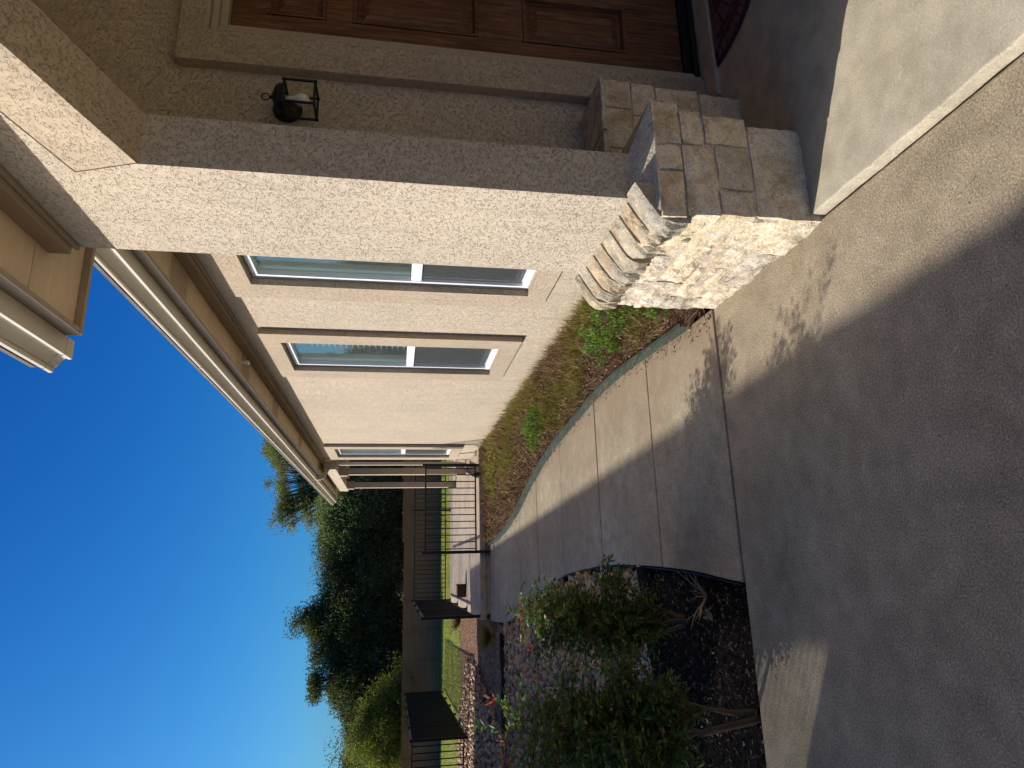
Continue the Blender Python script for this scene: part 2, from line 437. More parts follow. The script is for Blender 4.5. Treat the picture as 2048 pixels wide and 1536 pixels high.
# ------------------------------------------------------------------ mesh helpers
class MB:
    def __init__(s):
        s.v = []; s.f = []; s.mi = []
    def add(s, vs, fs, mi=0):
        o = len(s.v)
        s.v += [tuple(p) for p in vs]
        s.f += [tuple(i + o for i in f) for f in fs]
        s.mi += [mi] * len(fs)
        return s
    def box(s, x0, x1, y0, y1, z0, z1, mi=0):
        v = [(x0, y0, z0), (x1, y0, z0), (x1, y1, z0), (x0, y1, z0), (x0, y0, z1), (x1, y0, z1), (x1, y1, z1), (x0, y1, z1)]
        return s.add(v, [(0, 3, 2, 1), (4, 5, 6, 7), (0, 1, 5, 4), (1, 2, 6, 5), (2, 3, 7, 6), (3, 0, 4, 7)], mi)
    def poly(s, pts, mi=0):
        return s.add(pts, [tuple(range(len(pts)))], mi)
    def prism(s, poly, axis, a0, a1, mi=0):
        """poly is 2-D in the two remaining axes (in xyz order)"""
        n = len(poly)
        def P(p, a):
            q = list(p); q.insert(axis, a); return tuple(q)
        vs = [P(p, a0) for p in poly] + [P(p, a1) for p in poly]
        fs = [tuple(reversed(range(n))), tuple(range(n, 2 * n))]
        for i in range(n):
            j = (i + 1) % n
            fs.append((i, j, n + j, n + i))
        return s.add(vs, fs, mi)
    def tube(s, path, r, n=8, mi=0):
        path = [Vector(p) for p in path]
        rs = r if isinstance(r, (list, tuple)) else [r] * len(path)
        vs = []; fs = []
        prev = None
        for i, p in enumerate(path):
            t = (path[min(i + 1, len(path) - 1)] - path[max(i - 1, 0)])
            if t.length < 1e-9: t = Vector((0, 0, 1))
            t.normalize()
            if prev is None:
                u = t.orthogonal().normalized()
            else:
                u = (prev - t * prev.dot(t))
                u = u.normalized() if u.length > 1e-6 else t.orthogonal().normalized()
            prev = u
            w = t.cross(u)
            for k in range(n):
                a = 2 * math.pi * k / n
                vs.append(p + (u * math.cos(a) + w * math.sin(a)) * rs[i])
        for i in range(len(path) - 1):
            for k in range(n):
                k2 = (k + 1) % n
                fs.append((i * n + k, i * n + k2, (i + 1) * n + k2, (i + 1) * n + k))
        fs.append(tuple(reversed(range(n))))
        fs.append(tuple(range((len(path) - 1) * n, len(path) * n)))
        return s.add(vs, fs, mi)
    def lathe(s, c, prof, axis='z', n=20, mi=0):
        """prof: list of (r, h) along axis from c"""
        vs = []; fs = []
        for r, h in prof:
            for k in range(n):
                a = 2 * math.pi * k / n
                x, y = r * math.cos(a), r * math.sin(a)
                if axis == 'z': vs.append((c[0] + x, c[1] + y, c[2] + h))
                elif axis == 'y': vs.append((c[0] + x, c[1] + h, c[2] + y))
                else: vs.append((c[0] + h, c[1] + x, c[2] + y))
        for i in range(len(prof) - 1):
            for k in range(n):
                k2 = (k + 1) % n
                fs.append((i * n + k, i * n + k2, (i + 1) * n + k2, (i + 1) * n + k))
        fs.append(tuple(range(n))); fs.append(tuple(range((len(prof) - 1) * n, len(prof) * n)))
        return s.add(vs, fs, mi)
    def obj(s, name, mats, parent=None, bevel=0.0, smooth=False, seg=2, fix=True):
        me = bpy.data.meshes.new(name)
        me.from_pydata(s.v, [], s.f)
        if not isinstance(mats, (list, tuple)):
            mats = [mats]
        for k in mats:
            me.materials.append(k)
        me.polygons.foreach_set('material_index', s.mi)
        bm = bmesh.new(); bm.from_mesh(me)
        if fix:
            bmesh.ops.recalc_face_normals(bm, faces=bm.faces)
        if bevel:
            bmesh.ops.bevel(bm, geom=[e for e in bm.edges if e.calc_face_angle(0) > 0.3], offset=bevel, segments=seg, profile=0.6, affect='EDGES')
        bm.to_mesh(me); bm.free()
        if smooth:
            me.polygons.foreach_set('use_smooth', [True] * len(me.polygons))
        o = bpy.data.objects.new(name, me)
        COL.objects.link(o)
        if parent is not None:
            keep(o, parent)
        return o

def npmesh(name, V, F, mats, mi=None, parent=None, smooth=False):
    """V (n,3) F (m,k) constant k"""
    me = bpy.data.meshes.new(name)
    V = np.asarray(V, dtype=np.float32); F = np.asarray(F, dtype=np.int32)
    k = F.shape[1]
    me.vertices.add(len(V)); me.vertices.foreach_set('co', V.ravel())
    me.loops.add(F.size); me.loops.foreach_set('vertex_index', F.ravel())
    me.polygons.add(len(F))
    me.polygons.foreach_set('loop_start', np.arange(0, F.size, k, dtype=np.int32))
    me.polygons.foreach_set('loop_total', np.full(len(F), k, dtype=np.int32))
    if not isinstance(mats, (list, tuple)):
        mats = [mats]
    for x in mats:
        me.materials.append(x)
    if mi is not None:
        me.polygons.foreach_set('material_index', np.asarray(mi, dtype=np.int32))
    if smooth:
        me.polygons.foreach_set('use_smooth', [True] * len(F))
    me.update(); me.validate()
    o = bpy.data.objects.new(name, me)
    COL.objects.link(o)
    if parent is not None:
        keep(o, parent)
    return o

def tag(o, label=None, cat=None, group=None, kind=None):
    if label: o['label'] = label
    if cat: o['category'] = cat
    if group: o['group'] = group
    if kind: o['kind'] = kind
    return o

def empty(name, loc=(0, 0, 0)):
    o = bpy.data.objects.new(name, None)
    o.empty_display_size = 0.2
    COL.objects.link(o)
    o.location = loc
    return o

def rooted(name, loc, label, cat, group=None):
    """Empty at the thing's base; children keep world coordinates through the inverse"""
    o = empty(name, loc)
    return tag(o, label, cat, group)

def wmat(o):
    b = o.matrix_basis.copy()
    return b if o.parent is None else wmat(o.parent) @ o.matrix_parent_inverse @ b

def keep(o, parent):
    o.parent = parent
    o.matrix_parent_inverse = wmat(parent).inverted()
    return o

def struct(o):
    o['kind'] = 'structure'
    return o

def unit(a):
    return a / np.maximum(np.linalg.norm(a, axis=1, keepdims=True), 1e-9)

def leaf_quads(C, L, W, D=None, fold=0.0):
    """diamond leaves: centres C, half lengths L, half widths W, directions D"""
    n = len(C)
    if D is None:
        D = unit(rng.normal(size=(n, 3)))
    A = unit(rng.normal(size=(n, 3)))
    B = unit(np.cross(D, A))
    L = np.asarray(L).reshape(-1, 1) * np.ones((n, 1)); W = np.asarray(W).reshape(-1, 1) * np.ones((n, 1))
    V = np.stack([C - D * L, C + B * W - D * L * 0.1, C + D * L, C - B * W - D * L * 0.1], 1).reshape(-1, 3)
    F = np.arange(4 * n).reshape(-1, 4)
    return V, F

def blades(B, H, W, lean):
    """single triangles standing on base points B, bent by lean vectors"""
    n = len(B)
    a = rng.uniform(0, 2 * math.pi, n)
    s = np.stack([np.cos(a), np.sin(a), np.zeros(n)], 1) * np.asarray(W).reshape(-1, 1)
    T = B + lean + np.stack([np.zeros(n), np.zeros(n), np.asarray(H) * np.ones(n)], 1)
    V = np.stack([B - s, B + s, T], 1).reshape(-1, 3)
    return V, np.arange(3 * n).reshape(-1, 3)

def vnoise(x, y, s, seed=0):
    return np.array([mnoise.noise((a * s + seed, b * s - seed, seed * 0.37)) for a, b in zip(x, y)])

# ================================================================== THE SETTING
Z = 0.0
# curved edges of the walkway (left, right) as (y, x)
LE = [(2.977, -0.108), (3.5, -0.053), (4.07, -0.025), (4.85, -0.011), (5.48, -0.033), (6.28, -0.088), (7.11, -0.206), (7.79, -0.341), (8.63, -0.529), (9.48, -0.719), (10.2, -0.81), (10.9, -0.85), (11.54, -0.872)]
RE = [(2.977, 1.262), (3.15, 1.262), (3.45, 1.275), (3.92, 1.305), (4.38, 1.325), (4.92, 1.315), (5.5, 1.265), (6.3, 1.19), (7.0, 1.085), (7.8, 0.92), (8.6, 0.70), (9.5, 0.525), (10.5, 0.40), (11.54, 0.35)]
def ev(tab, y):
    return float(np.interp(y, [a for a, b in tab], [b for a, b in tab]))
def le(y):  # smoothed
    return (ev(LE, y - 0.15) + 2 * ev(LE, y) + ev(LE, y + 0.15)) / 4
def re(y):
    return (ev(RE, y - 0.15) + 2 * ev(RE, y) + ev(RE, y + 0.15)) / 4

# one sheet to the horizon
g = MB()
xs = [-900, -60, -20, -8, 0, 8, 20, 60, 900]
ys = [-900, -60, -20, 0, 10, 20, 30, 60, 300, 1500]
for i in range(len(xs)):
    for j in range(len(ys)):
        g.v.append((xs[i], ys[j], -0.09))
for i in range(len(xs) - 1):
    for j in range(len(ys) - 1):
        a = i * len(ys) + j
        g.f.append((a, a + len(ys), a + len(ys) + 1, a + 1)); g.mi.append(0)
struct(g.obj('ground', M['earth']))

def slab(poly, z1, thick, name, mat, parent=None, bevel=0.006):
    b = MB()
    b.prism(poly, 2, z1 - thick, z1)
    return b.obj(name, mat, parent, bevel=bevel, seg=2)

# landing in front of the porch
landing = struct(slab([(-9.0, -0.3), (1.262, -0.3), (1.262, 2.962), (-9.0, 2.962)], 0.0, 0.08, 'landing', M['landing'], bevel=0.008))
struct(slab([(-14.0, -16.0), (1.262, -16.0), (1.262, -0.312), (-14.0, -0.312)], -0.002, 0.08, 'driveway', M['driveway'], bevel=0.008))  # unseen slab behind the camera, added to bounce sun onto shaded faces
# porch floor, a low step
pf = MB()
ys_ = np.arange(-3.5, 2.06, 0.03)
edge = [(1.276 + 0.004 * mnoise.noise((y * 30, 0, 0)) + 0.006 * mnoise.noise((y * 9, 0, 0)) + 0.007 * mnoise.noise((y * 1.7, 3, 0)), float(y)) for y in ys_]
poly = edge + [(1.28, 2.715), (4.6, 2.715), (4.6, -3.5)]
pf.prism(list(reversed(poly)), 2, -0.06, 0.040)
porch = struct(pf.obj('porch_floor', M['porch'], bevel=0.006, seg=2))
# joint filler below the gaps
jf = MB()
jf.box(1.2, 1.285, -3.5, 2.97, -0.085, -0.03)
jf.box(-4.5, 1.29, 2.955, 2.985, -0.085, -0.022)
jf.poly([(le(y) + 0.02, y, -0.03) for y in np.linspace(2.98, 11.5, 40)] + [(re(y) - 0.02, y, -0.03) for y in np.linspace(11.5, 2.98, 40)])
walk = struct(jf.obj('walkway', M['dark_gap'], fix=False))
J = [2.972, 3.932, 5.12, 6.34, 7.53, 8.66, 9.75, 10.65, 11.55]
for a, b in zip(J[:-1], J[1:]):
    a2, b2 = a + 0.006, b - 0.006
    t = np.linspace(a2, b2, 14)
    pl = [(re(y), float(y)) for y in t] + [(le(y), float(y)) for y in t[::-1]]
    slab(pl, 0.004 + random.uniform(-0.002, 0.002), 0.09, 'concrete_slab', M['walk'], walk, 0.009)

# raised patio
pt = MB()
pt.box(-0.83, 3.4, 11.58, 17.85, -0.08, 0.12)
patio = struct(pt.obj('patio', M['patio']))
PJ = [11.55, 13.1, 14.9, 16.4, 17.88]
for a, b in zip(PJ[:-1], PJ[1:]):
    b_ = MB(); b_.box(-0.86, 3.4, a + 0.005, b - 0.005, 0.06, 0.17)
    b_.obj('concrete_slab', M['patio'], patio, bevel=0.02, seg=3)

# beds
sb = MB()
n = 40
def grid_bed(x0f, x1f, y0, y1, nx, ny, zf, name, mat):
    V = []; F = []
    for j in range(ny + 1):
        y = y0 + (y1 - y0) * j / ny
        a, b = x0f(y), x1f(y)
        for i in range(nx + 1):
            x = a + (b - a) * i / nx
            V.append((x, y, zf(x, y)))
    for j in range(ny):
        for i in range(nx):
            k = j * (nx + 1) + i
            F.append((k, k + 1, k + nx + 2, k + nx + 1))
    return npmesh(name, V, F, mat, smooth=True)

ROCKY = lambda x: 4.29 + 0.22 * (x + 0.08)          # edge between soil and rocks
soilb = struct(grid_bed(lambda y: -2.6, lambda y: le(y) - 0.004, 2.972, 4.34, 90, 50,
    lambda x, y: -0.05 + 0.02 * mnoise.noise((x * 5, y * 5, 0)) + 0.012 * mnoise.noise((x * 17, y * 17, 4)), 'soil_bed', M['soil']))
gravel = struct(grid_bed(lambda y: -6.0, lambda y: le(y) - 0.004, 3.9, 11.5, 30, 40,
    lambda x, y: -0.065 + 0.02 * mnoise.noise((x * 1.5, y * 1.5, 9)), 'gravel_bed', M['soil']))
bedr = struct(grid_bed(lambda y: re(y) + 0.01, lambda y: 2.06, 2.9, 11.56, 20, 100,
    lambda x, y: 0.03 + 0.03 * mnoise.noise((x * 2, y * 2, 2)) + 0.03 * min(1, max(0, (x - re(y)) / 0.4)), 'planting_bed', M['bedsoil']))
mulchb = struct(grid_bed(lambda y: -3.6 + 0.09 * (y - 10), lambda y: -0.87, 10.25, 16.6, 20, 30,
    lambda x, y: -0.04 + 0.12 * min(1, max(0, (y - 11.2) / 1.5)) + 0.02 * mnoise.noise((x * 2, y * 2, 5)), 'mulch_bed', M['mulch']))
lawn = struct(grid_bed(lambda y: -14.0, lambda y: (-0.9 if y < 17.86 else 9.0), 16.0, 26.0, 30, 40,
    lambda x, y: 0.085 + 0.02 * mnoise.noise((x * 0.7, y * 0.7, 5)) - 0.006 * (y - 16), 'lawn', M['lawn']))

# ================================================================== HOUSE
house = rooted('house', (2.0, 3.0, 0.0), 'beige stucco house with limestone pillar base, white windows and wooden front door', 'house')
XW = 2.05      # long wall
XP = 1.36      # porch pillar face

def wall_grid(b, us, vs, holes, P):
    """quads of a wall on parameter grid minus holes (u0,u1,v0,v1)"""
    us = sorted(set(us + [h[0] for h in holes] + [h[1] for h in holes]))
    vs = sorted(set(vs + [h[2] for h in holes] + [h[3] for h in holes]))
    for i in range(len(us) - 1):
        for j in range(len(vs) - 1):
            uc, vc = (us[i] + us[i + 1]) / 2, (vs[j] + vs[j + 1]) / 2
            if any(h[0] < uc < h[1] and h[2] < vc < h[3] for h in holes):
                continue
            b.poly([P(us[i], vs[j]), P(us[i + 1], vs[j]), P(us[i + 1], vs[j + 1]), P(us[i], vs[j + 1])])

WIN = [(3.74, 4.615), (5.93, 6.785), (11.52, 12.375)]
WZ0, WZ1 = 0.64, 2.645
w = MB()
holes = [(a, b, WZ0, WZ1) for a, b in WIN]
wall_grid(w, [2.83, 12.95], [-0.08, 3.06], holes, lambda u, v: (XW, u, v))
for a, b in WIN:   # reveals
    w.poly([(XW, a, WZ0), (XW + 0.14, a, WZ0), (XW + 0.14, a, WZ1), (XW, a, WZ1)])
    w.poly([(XW, b, WZ0), (XW, b, WZ1), (XW + 0.14, b, WZ1), (XW + 0.14, b, WZ0)])
    w.poly([(XW, a, WZ1), (XW + 0.14, a, WZ1), (XW + 0.14, b, WZ1), (XW, b, WZ1)])
    w.poly([(XW, a, WZ0), (XW, b, WZ0), (XW + 0.14, b, WZ0), (XW + 0.14, a, WZ0)])
w.poly([(XW, 12.95, -0.08), (XW, 12.95, 3.06), (6, 12.95, 3.06), (6, 12.95, -0.08)])
w.obj('wall', M['stucco'], house, fix=False)
for a, b in WIN:
    inn = MB()
    a2, b2 = a - 0.6, b + 0.5
    inn.poly([(3.6, a2, 0.1), (3.6, b2, 0.1), (3.6, b2, 2.9), (3.6, a2, 2.9)])
    for yy in (a2, b2):
        inn.poly([(XW + 0.16, yy, 0.1), (3.6, yy, 0.1), (3.6, yy, 2.9), (XW + 0.16, yy, 2.9)])
    for zz in (0.1, 2.9):
        inn.poly([(XW + 0.16, a2, zz), (3.6, a2, zz), (3.6, b2, zz), (XW + 0.16, b2, zz)])
    # inside face of the wall
    wall_grid(inn, [a2, b2], [0.1, 2.9], [(a, b, WZ0, WZ1)], lambda u, v: (XW + 0.16, u, v))
    inn.obj('interior_wall', M['interior'], house, fix=False)

# window trim bands and windows
for a, b in WIN:
    tr = MB()
    TW, TD = 0.165, 0.055
    o0, o1, q0, q1 = a - TW - 0.09, b + TW + 0.09, WZ0 - TW, WZ1 + TW
    o0, o1 = a - 0.25, b + 0.25
    x0, x1 = XW - TD, XW + 0.001
    a_, b_ = a - 0.012, b + 0.012
    z0_, z1_ = WZ0 - 0.012, WZ1 + 0.012
    # ring with slightly sloped face
    outer = [(o0, q0), (o1, q0), (o1, q1), (o0, q1)]
    inner = [(a_, z0_), (b_, z0_), (b_, z1_), (a_, z1_)]
    for i in range(4):
        j = (i + 1) % 4
        p, q, r_, s_ = outer[i], outer[j], inner[j], inner[i]
        tr.poly([(x0, *p), (x0, *q), (x0 + 0.004, *r_), (x0 + 0.004, *s_)])
        tr.poly([(x0, *p), (x1, *p), (x1, *q), (x0, *q)])
        tr.poly([(x0 + 0.004, *s_), (x0 + 0.004, *r_), (XW + 0.03, *r_), (XW + 0.03, *s_)])
    tro = tr.obj('window_trim', M['stucco_trim'], house, fix=False)
    # vinyl frame: outer ring, meeting rail, sash rings
    xf = XW + 0.005
    f = MB()
    fw = 0.042
    f.box(xf, xf + 0.07, a + 0.001, a + fw, WZ0 + 0.001, WZ1 - 0.001)
    f.box(xf, xf + 0.07, b - fw, b - 0.001, WZ0 + 0.001, WZ1 - 0.001)
    f.box(xf, xf + 0.07, a + fw, b - fw, WZ1 - fw, WZ1 - 0.001)
    f.box(xf - 0.012, xf + 0.07, a + fw, b - fw, WZ0 + 0.001, WZ0 + fw)
    win = f.obj('window', M['white'], house, bevel=0.004)
    mr = MB(); mr.box(xf + 0.004, xf + 0.06, a + fw + 0.001, b - fw - 0.001, 1.445, 1.52)
    mr.obj('meeting_rail', M['white'], win, bevel=0.004)
    # lower sash, set back
    s2 = MB()
    sx0, sx1 = xf + 0.030, xf + 0.055
    s2.box(sx0, sx1, a + fw + 0.001, a + fw + 0.03, WZ0 + fw + 0.001, 1.444)
    s2.box(sx0, sx1, b - fw - 0.03, b - fw - 0.001, WZ0 + fw + 0.001, 1.444)
    s2.box(sx0, sx1, a + fw + 0.031, b - fw - 0.031, WZ0 + fw + 0.001, WZ0 + fw + 0.06)
    s2.obj('sash', M['white'], win, bevel=0.003)
    for z0, z1, xx in ((1.52, WZ1 - fw, xf + 0.04), (WZ0 + fw, 1.445, xf + 0.044)):
        gb = MB(); gb.box(xx, xx + 0.005, a + fw - 0.003, b - fw + 0.003, z0 - 0.003, z1 + 0.003)
        gb.obj('pane', M['glass'], win)
    # insect screen over the lower half
    sc = MB()
    sc.box(xf + 0.018, xf + 0.020, a + fw + 0.012, b - fw - 0.012, WZ0 + fw + 0.012, 1.44)
    sco = sc.obj('insect_screen', M['screen'], win)
    # blinds
    sl = None
    k = 0
    for z in np.arange(WZ0 + 0.05, WZ1 - 0.02, 0.058):
        if sl is None:
            bb = MB()
            bb.add([(-0.024, a + 0.02, -0.016), (0.024, a + 0.02, 0.016), (0.024, b - 0.02, 0.016), (-0.024, b - 0.02, -0.016),
                    (-0.024, a + 0.02, -0.013), (0.024, a + 0.02, 0.019), (0.024, b - 0.02, 0.019), (-0.024, b - 0.02, -0.013)],
                   [(0, 1, 2, 3), (4, 7, 6, 5), (0, 4, 5, 1), (2, 6, 7, 3), (0, 3, 7, 4), (1, 5, 6, 2)])
            sl = bb.obj('blind_slat', M['blind'], win)
            o = sl
        else:
            o = sl.copy(); COL.objects.link(o)
        o.location = (XW + 0.20, 0, z)

# porch pillar with upper wall on one face
p = MB()
A_ = (2.242, 2.724); B_ = (2.16, 2.50)
face = [(2.16, 0.60), (2.83, 0.60), (2.83, 3.06), (-3.4, 3.06), (-3.4, 3.04), (1.0, 3.03), A_, B_]
p.poly([(XP, y, z) for y, z in face])
p.poly([(XP, 2.16, 0.60), (XP, 2.16, 2.50), (1.56, 2.16, 2.50), (1.56, 2.16, 0.60)])
p.poly([(1.56, 2.16, 0.60), (1.56, 2.16, 2.50), (1.56, 0.6, 2.955), (1.56, -3.4, 2.975), (1.56, -3.4, 3.40), (1.56, 2.83, 3.40), (1.56, 2.83, 0.60)])
p.poly([(XP, 2.83, 0.60), (XP, 2.83, 3.06), (2.06, 2.83, 3.06), (2.06, 2.83, 0.60)])
p.obj('pillar', M['stucco'], house, fix=False)
bmn = MB()   # splayed head of the porch opening
band_n = 10
Bp = Vector((XP + 0.003, 2.1595, 2.4985)); Ap = Vector((XP + 0.003, 2.2435, 2.7255))
Cp = Vector((1.392, 0.6, 2.985)); Dp = Vector((XP + 0.003, 1.0, 3.032))
bmn.poly([Bp, Ap, Dp, Cp])
bmn.poly([Bp, Cp, (1.558, 0.6, 2.955), (1.558, 2.158, 2.492)])
bmn.poly([Cp, Dp, (XP + 0.006, -3.4, 3.045), (1.392, -3.4, 3.0)])
bmn.poly([Cp, (1.392, -3.4, 3.0), (1.558, -3.4, 2.975), (1.558, 0.6, 2.955)])
bmn.obj('porch_beam', M['stucco_trim'], house, fix=False)
# front wall with the door opening
YD = 2.72
dw = MB()
wall_grid(dw, [1.56, 4.6], [0.03, 3.40], [(2.40, 3.42, 0.03, 2.49)], lambda u, v: (u, YD, v))
dw.obj('wall', M['stucco'], house, fix=False)
sw = MB(); sw.box(3.75, 3.95, -1.6, YD - 0.002, 0.041, 3.368)     # unseen side wall beyond the door, added to bounce warm sun into the porch
sw.obj('wall', M['stucco'], house)
pc = MB(); pc.box(1.57, 4.6, -3.4, YD, 3.37, 3.40)
pc.obj('porch_ceiling', M['soffit'], house)

# door casing, jamb, door
dc = MB()
dc.prism([(2.23, 0.063), (2.402, 0.063), (2.402, 2.488), (3.6, 2.488), (3.6, 2.615), (2.23, 2.615)], 1, 2.66, YD + 0.02)
dc.obj('door_casing', M['stucco_trim'], house, bevel=0.008)
jb = MB()
jb.box(2.400, 2.44, 2.685, 2.80, 0.07, 2.4545)
jb.box(2.4405, 2.475, 2.705, 2.80, 0.07, 2.4195)
jb.box(2.4, 3.42, 2.685, 2.80, 2.455, 2.4865)
jb.box(2.4405, 3.4, 2.7052, 2.80, 2.42, 2.4545)
jb.obj('door_jamb', M['jamb'], house, bevel=0.004)
th = MB(); th.box(2.45, 3.42, 2.69, 2.80, 0.07, 0.095); th.box(2.46, 3.42, 2.72, 2.80, 0.096, 0.135)
th.obj('threshold', M['black_iron'], house, bevel=0.004)
sl_ = MB(); sl_.box(2.24, 3.6, 2.56, 2.80, 0.02, 0.062)
sl_.obj('door_sill', M['porch'], house, bevel=0.006)
d = MB()
DX0, DX1, DZ0, DZ1 = 2.478, 3.395, 0.137, 2.418
dy0, dy1 = 2.742, 2.785
st = [(DX0, DX0 + 0.115), (2.885, 2.99), (DX1 - 0.115, DX1)]
rails = [(DZ0, 0.44), (1.0, 1.235), (1.855, 1.985), (2.26, DZ1)]
for a, b in st:
    d.box(a, b, dy0, dy1, DZ0, DZ1)
door = d.obj('door', M['wood'], house, bevel=0.004)
for i in range(2):
    a, b = st[i][1] + 0.001, st[i + 1][0] - 0.001
    for z0, z1 in rails:
        r_ = MB(); r_.box(a, b, dy0 + 0.001, dy1, z0, z1); r_.obj('door_rail', M['wood'], door, bevel=0.003)
    for z0, z1 in zip([r[1] for r in rails[:-1]], [r[0] for r in rails[1:]]):
        q = MB()
        z0, z1 = z0 + 0.001, z1 - 0.001
        x0, x1 = a, b
        yb, yt = dy0 + 0.030, dy0 + 0.006
        lv = [(0.0, dy0 - 0.004), (0.014, dy0 - 0.002), (0.022, yb), (0.036, yb), (0.078, yt), (0.5, yt)]
        ring = []
        for off, yy in lv[:-1]:
            ring.append([(x0 + off, yy, z0 + off), (x1 - off, yy, z0 + off), (x1 - off, yy, z1 - off), (x0 + off, yy, z1 - off)])
        for k in range(len(ring) - 1):
            for e in range(4):
                g2 = (e + 1) % 4
                q.poly([ring[k][e], ring[k][g2], ring[k + 1][g2], ring[k + 1][e]])
        q.poly(ring[-1])
        q.obj('door_panel', M['wood'], door, fix=False)

# ------------------------------------------------------------------ eaves
OF = 0.30
prof = [(0.303, 3.085), (0.388, 3.085), (0.390, 3.100), (0.383, 3.105), (0.388, 3.118), (0.418, 3.137), (0.432, 3.149), (0.430, 3.153), (0.452, 3.156), (0.456, 3.170), (0.44, 3.172), (0.435, 3.16), (0.32, 3.12), (0.303, 3.172)]
def eave(x, y0, y1, gy1, joints, name):
    f = MB(); f.box(x - OF, x - OF + 0.028, y0, y1, 3.02, 3.20)
    f.obj('fascia', M['fascia'], house, bevel=0.003)
    g = MB(); g.prism([(x - o, z) for o, z in prof], 1, y0, gy1)
    g.obj('gutter', M['gutter'], house)
    js = [y0] + joints + [y1]
    for a, b in zip(js[:-1], js[1:]):
        s = MB(); s.box(x - OF + 0.029, x + 0.02, a + 0.003, b - 0.003, 3.05, 3.063)
        s.obj('soffit_panel', M['soffit'], house, bevel=0.002)
    s = MB(); s.box(x - OF + 0.03, x + 0.02, y0, y1, 3.064, 3.07)
    s.obj('soffit_backing', M['dark_gap'], house)
def gutter_seam(x, y):
    cx, cz = x - 0.37, 3.12
    g = MB(); g.prism([(cx + ((x - o) - cx) * 1.035, cz + (z - cz) * 1.05) for o, z in prof], 1, y, y + 0.025)
    g.obj('gutter_seam', M['gutter'], house)
for x, y in ((XP, 0.9), (XW, 5.4), (XW, 8.6), (XW, 11.7), (XW, 14.8)):
    gutter_seam(x, y)
# near eave over the porch
eave(XP, -3.4, 3.092, 3.13, [-0.9, 0.3, 1.5, 2.70], 'near')
ge = MB(); ge.prism([(XP - o - 0.001, z - 0.001) for o, z in prof], 1, 3.134, 3.20)
ge.obj('gutter_end', M['gutter'], house)
rk = MB(); rk.box(XP - OF, 2.6, 3.093, 3.12, 3.018, 3.25)
rk.obj('fascia', M['fascia'], house, bevel=0.003)
so2 = MB(); so2.box(XP + 0.021, 2.3, 2.835, 3.092, 3.052, 3.064)
so2.obj('soffit_panel', M['soffit'], house)
fz = MB(); fz.box(XP - 0.05, XP - 0.001, -3.4, 2.80, 2.965, 3.049); fz.box(XP - 0.02, XP - 0.001, -3.4, 2.825, 2.945, 2.964)
fz.obj('frieze', M['frieze'], house, bevel=0.004)
# long eave
eave(XW, 2.84, 17.3, 17.45, [4.15, 4.55, 5.10, 6.20, 6.6, 7.45, 8.65, 9.85, 11.05, 12.25, 13.45, 14.65, 15.85], 'long')
fz = MB(); fz.box(XW - 0.05, XW - 0.001, 2.84, 16.6, 2.965, 3.049); fz.box(XW - 0.02, XW - 0.001, 2.84, 12.95, 2.945, 2.964)
fz.obj('frieze', M['frieze'], house, bevel=0.004)
# perforated vents in the soffit
def vent(y0, y1):
    v = MB()
    for i, y in enumerate(np.arange(y0, y1, 0.032)):
        for j, x in enumerate(np.arange(XW - 0.24, XW - 0.07, 0.02)):
            v.box(x, x + 0.010, y, y + 0.020, 3.0475, 3.0495)
    v.obj('soffit_vent', M['frieze'], house)
for a in (4.18, 6.23, 7.9, 10.1, 12.6):
    vent(a, a + 0.34)
ps = MB()
ps.lathe((1.86, 6.10, 3.05), [(0.032, 0), (0.032, -0.008), (0.016, -0.010), (0.016, -0.085), (0.018, -0.088), (0.018, -0.10)], 'z', 16)
ps.obj('pipe_stub', M['gutter'], house, smooth=False)
# end fascia of the long eave
rk = MB(); rk.box(XW - OF + 0.029, 5.0, 17.301, 17.33, 3.018, 3.25)
rk.obj('fascia', M['fascia'], house, bevel=0.003)
# roofs
rf = MB()
rf.prism([(0.90, 3.178), (0.90, 3.20), (5.0, 4.90), (5.0, 4.86)], 1, -3.6, 3.10)
rf.obj('roof', M['shingle'], house)
rf = MB()
rf.prism([(1.59, 3.178), (1.59, 3.20), (6.5, 5.20), (6.5, 5.16)], 1, 3.13, 17.36)
rf.obj('roof', M['shingle'], house)
# patio beam and columns
bm_ = MB(); bm_.box(1.862, 2.02, 12.951, 16.7, 2.74, 2.964); bm_.box(2.17, 5.0, 16.5, 16.7, 2.74, 2.96)
bm_.obj('patio_beam', M['stucco'], house, bevel=0.005)
pc2 = MB(); pc2.box(2.03, 5.0, 12.96, 17.3, 3.066, 3.09)
pc2.obj('porch_ceiling', M['soffit'], house)
for y in (13.85, 16.15):
    c = MB()
    c.box(1.875, 2.005, y - 0.065, y + 0.065, 0.171, 2.738)
    co_ = c.obj('column', M['stucco'], house, bevel=0.006)
    c = MB(); c.box(1.85, 2.03, y - 0.09, y + 0.09, 0.172, 0.36)
    c.obj('column_base', M['stucco_trim'], co_, bevel=0.008)
    c = MB(); c.box(1.85, 2.03, y - 0.09, y + 0.09, 2.58, 2.739)
    c.obj('column_capital', M['stucco_trim'], co_, bevel=0.008)
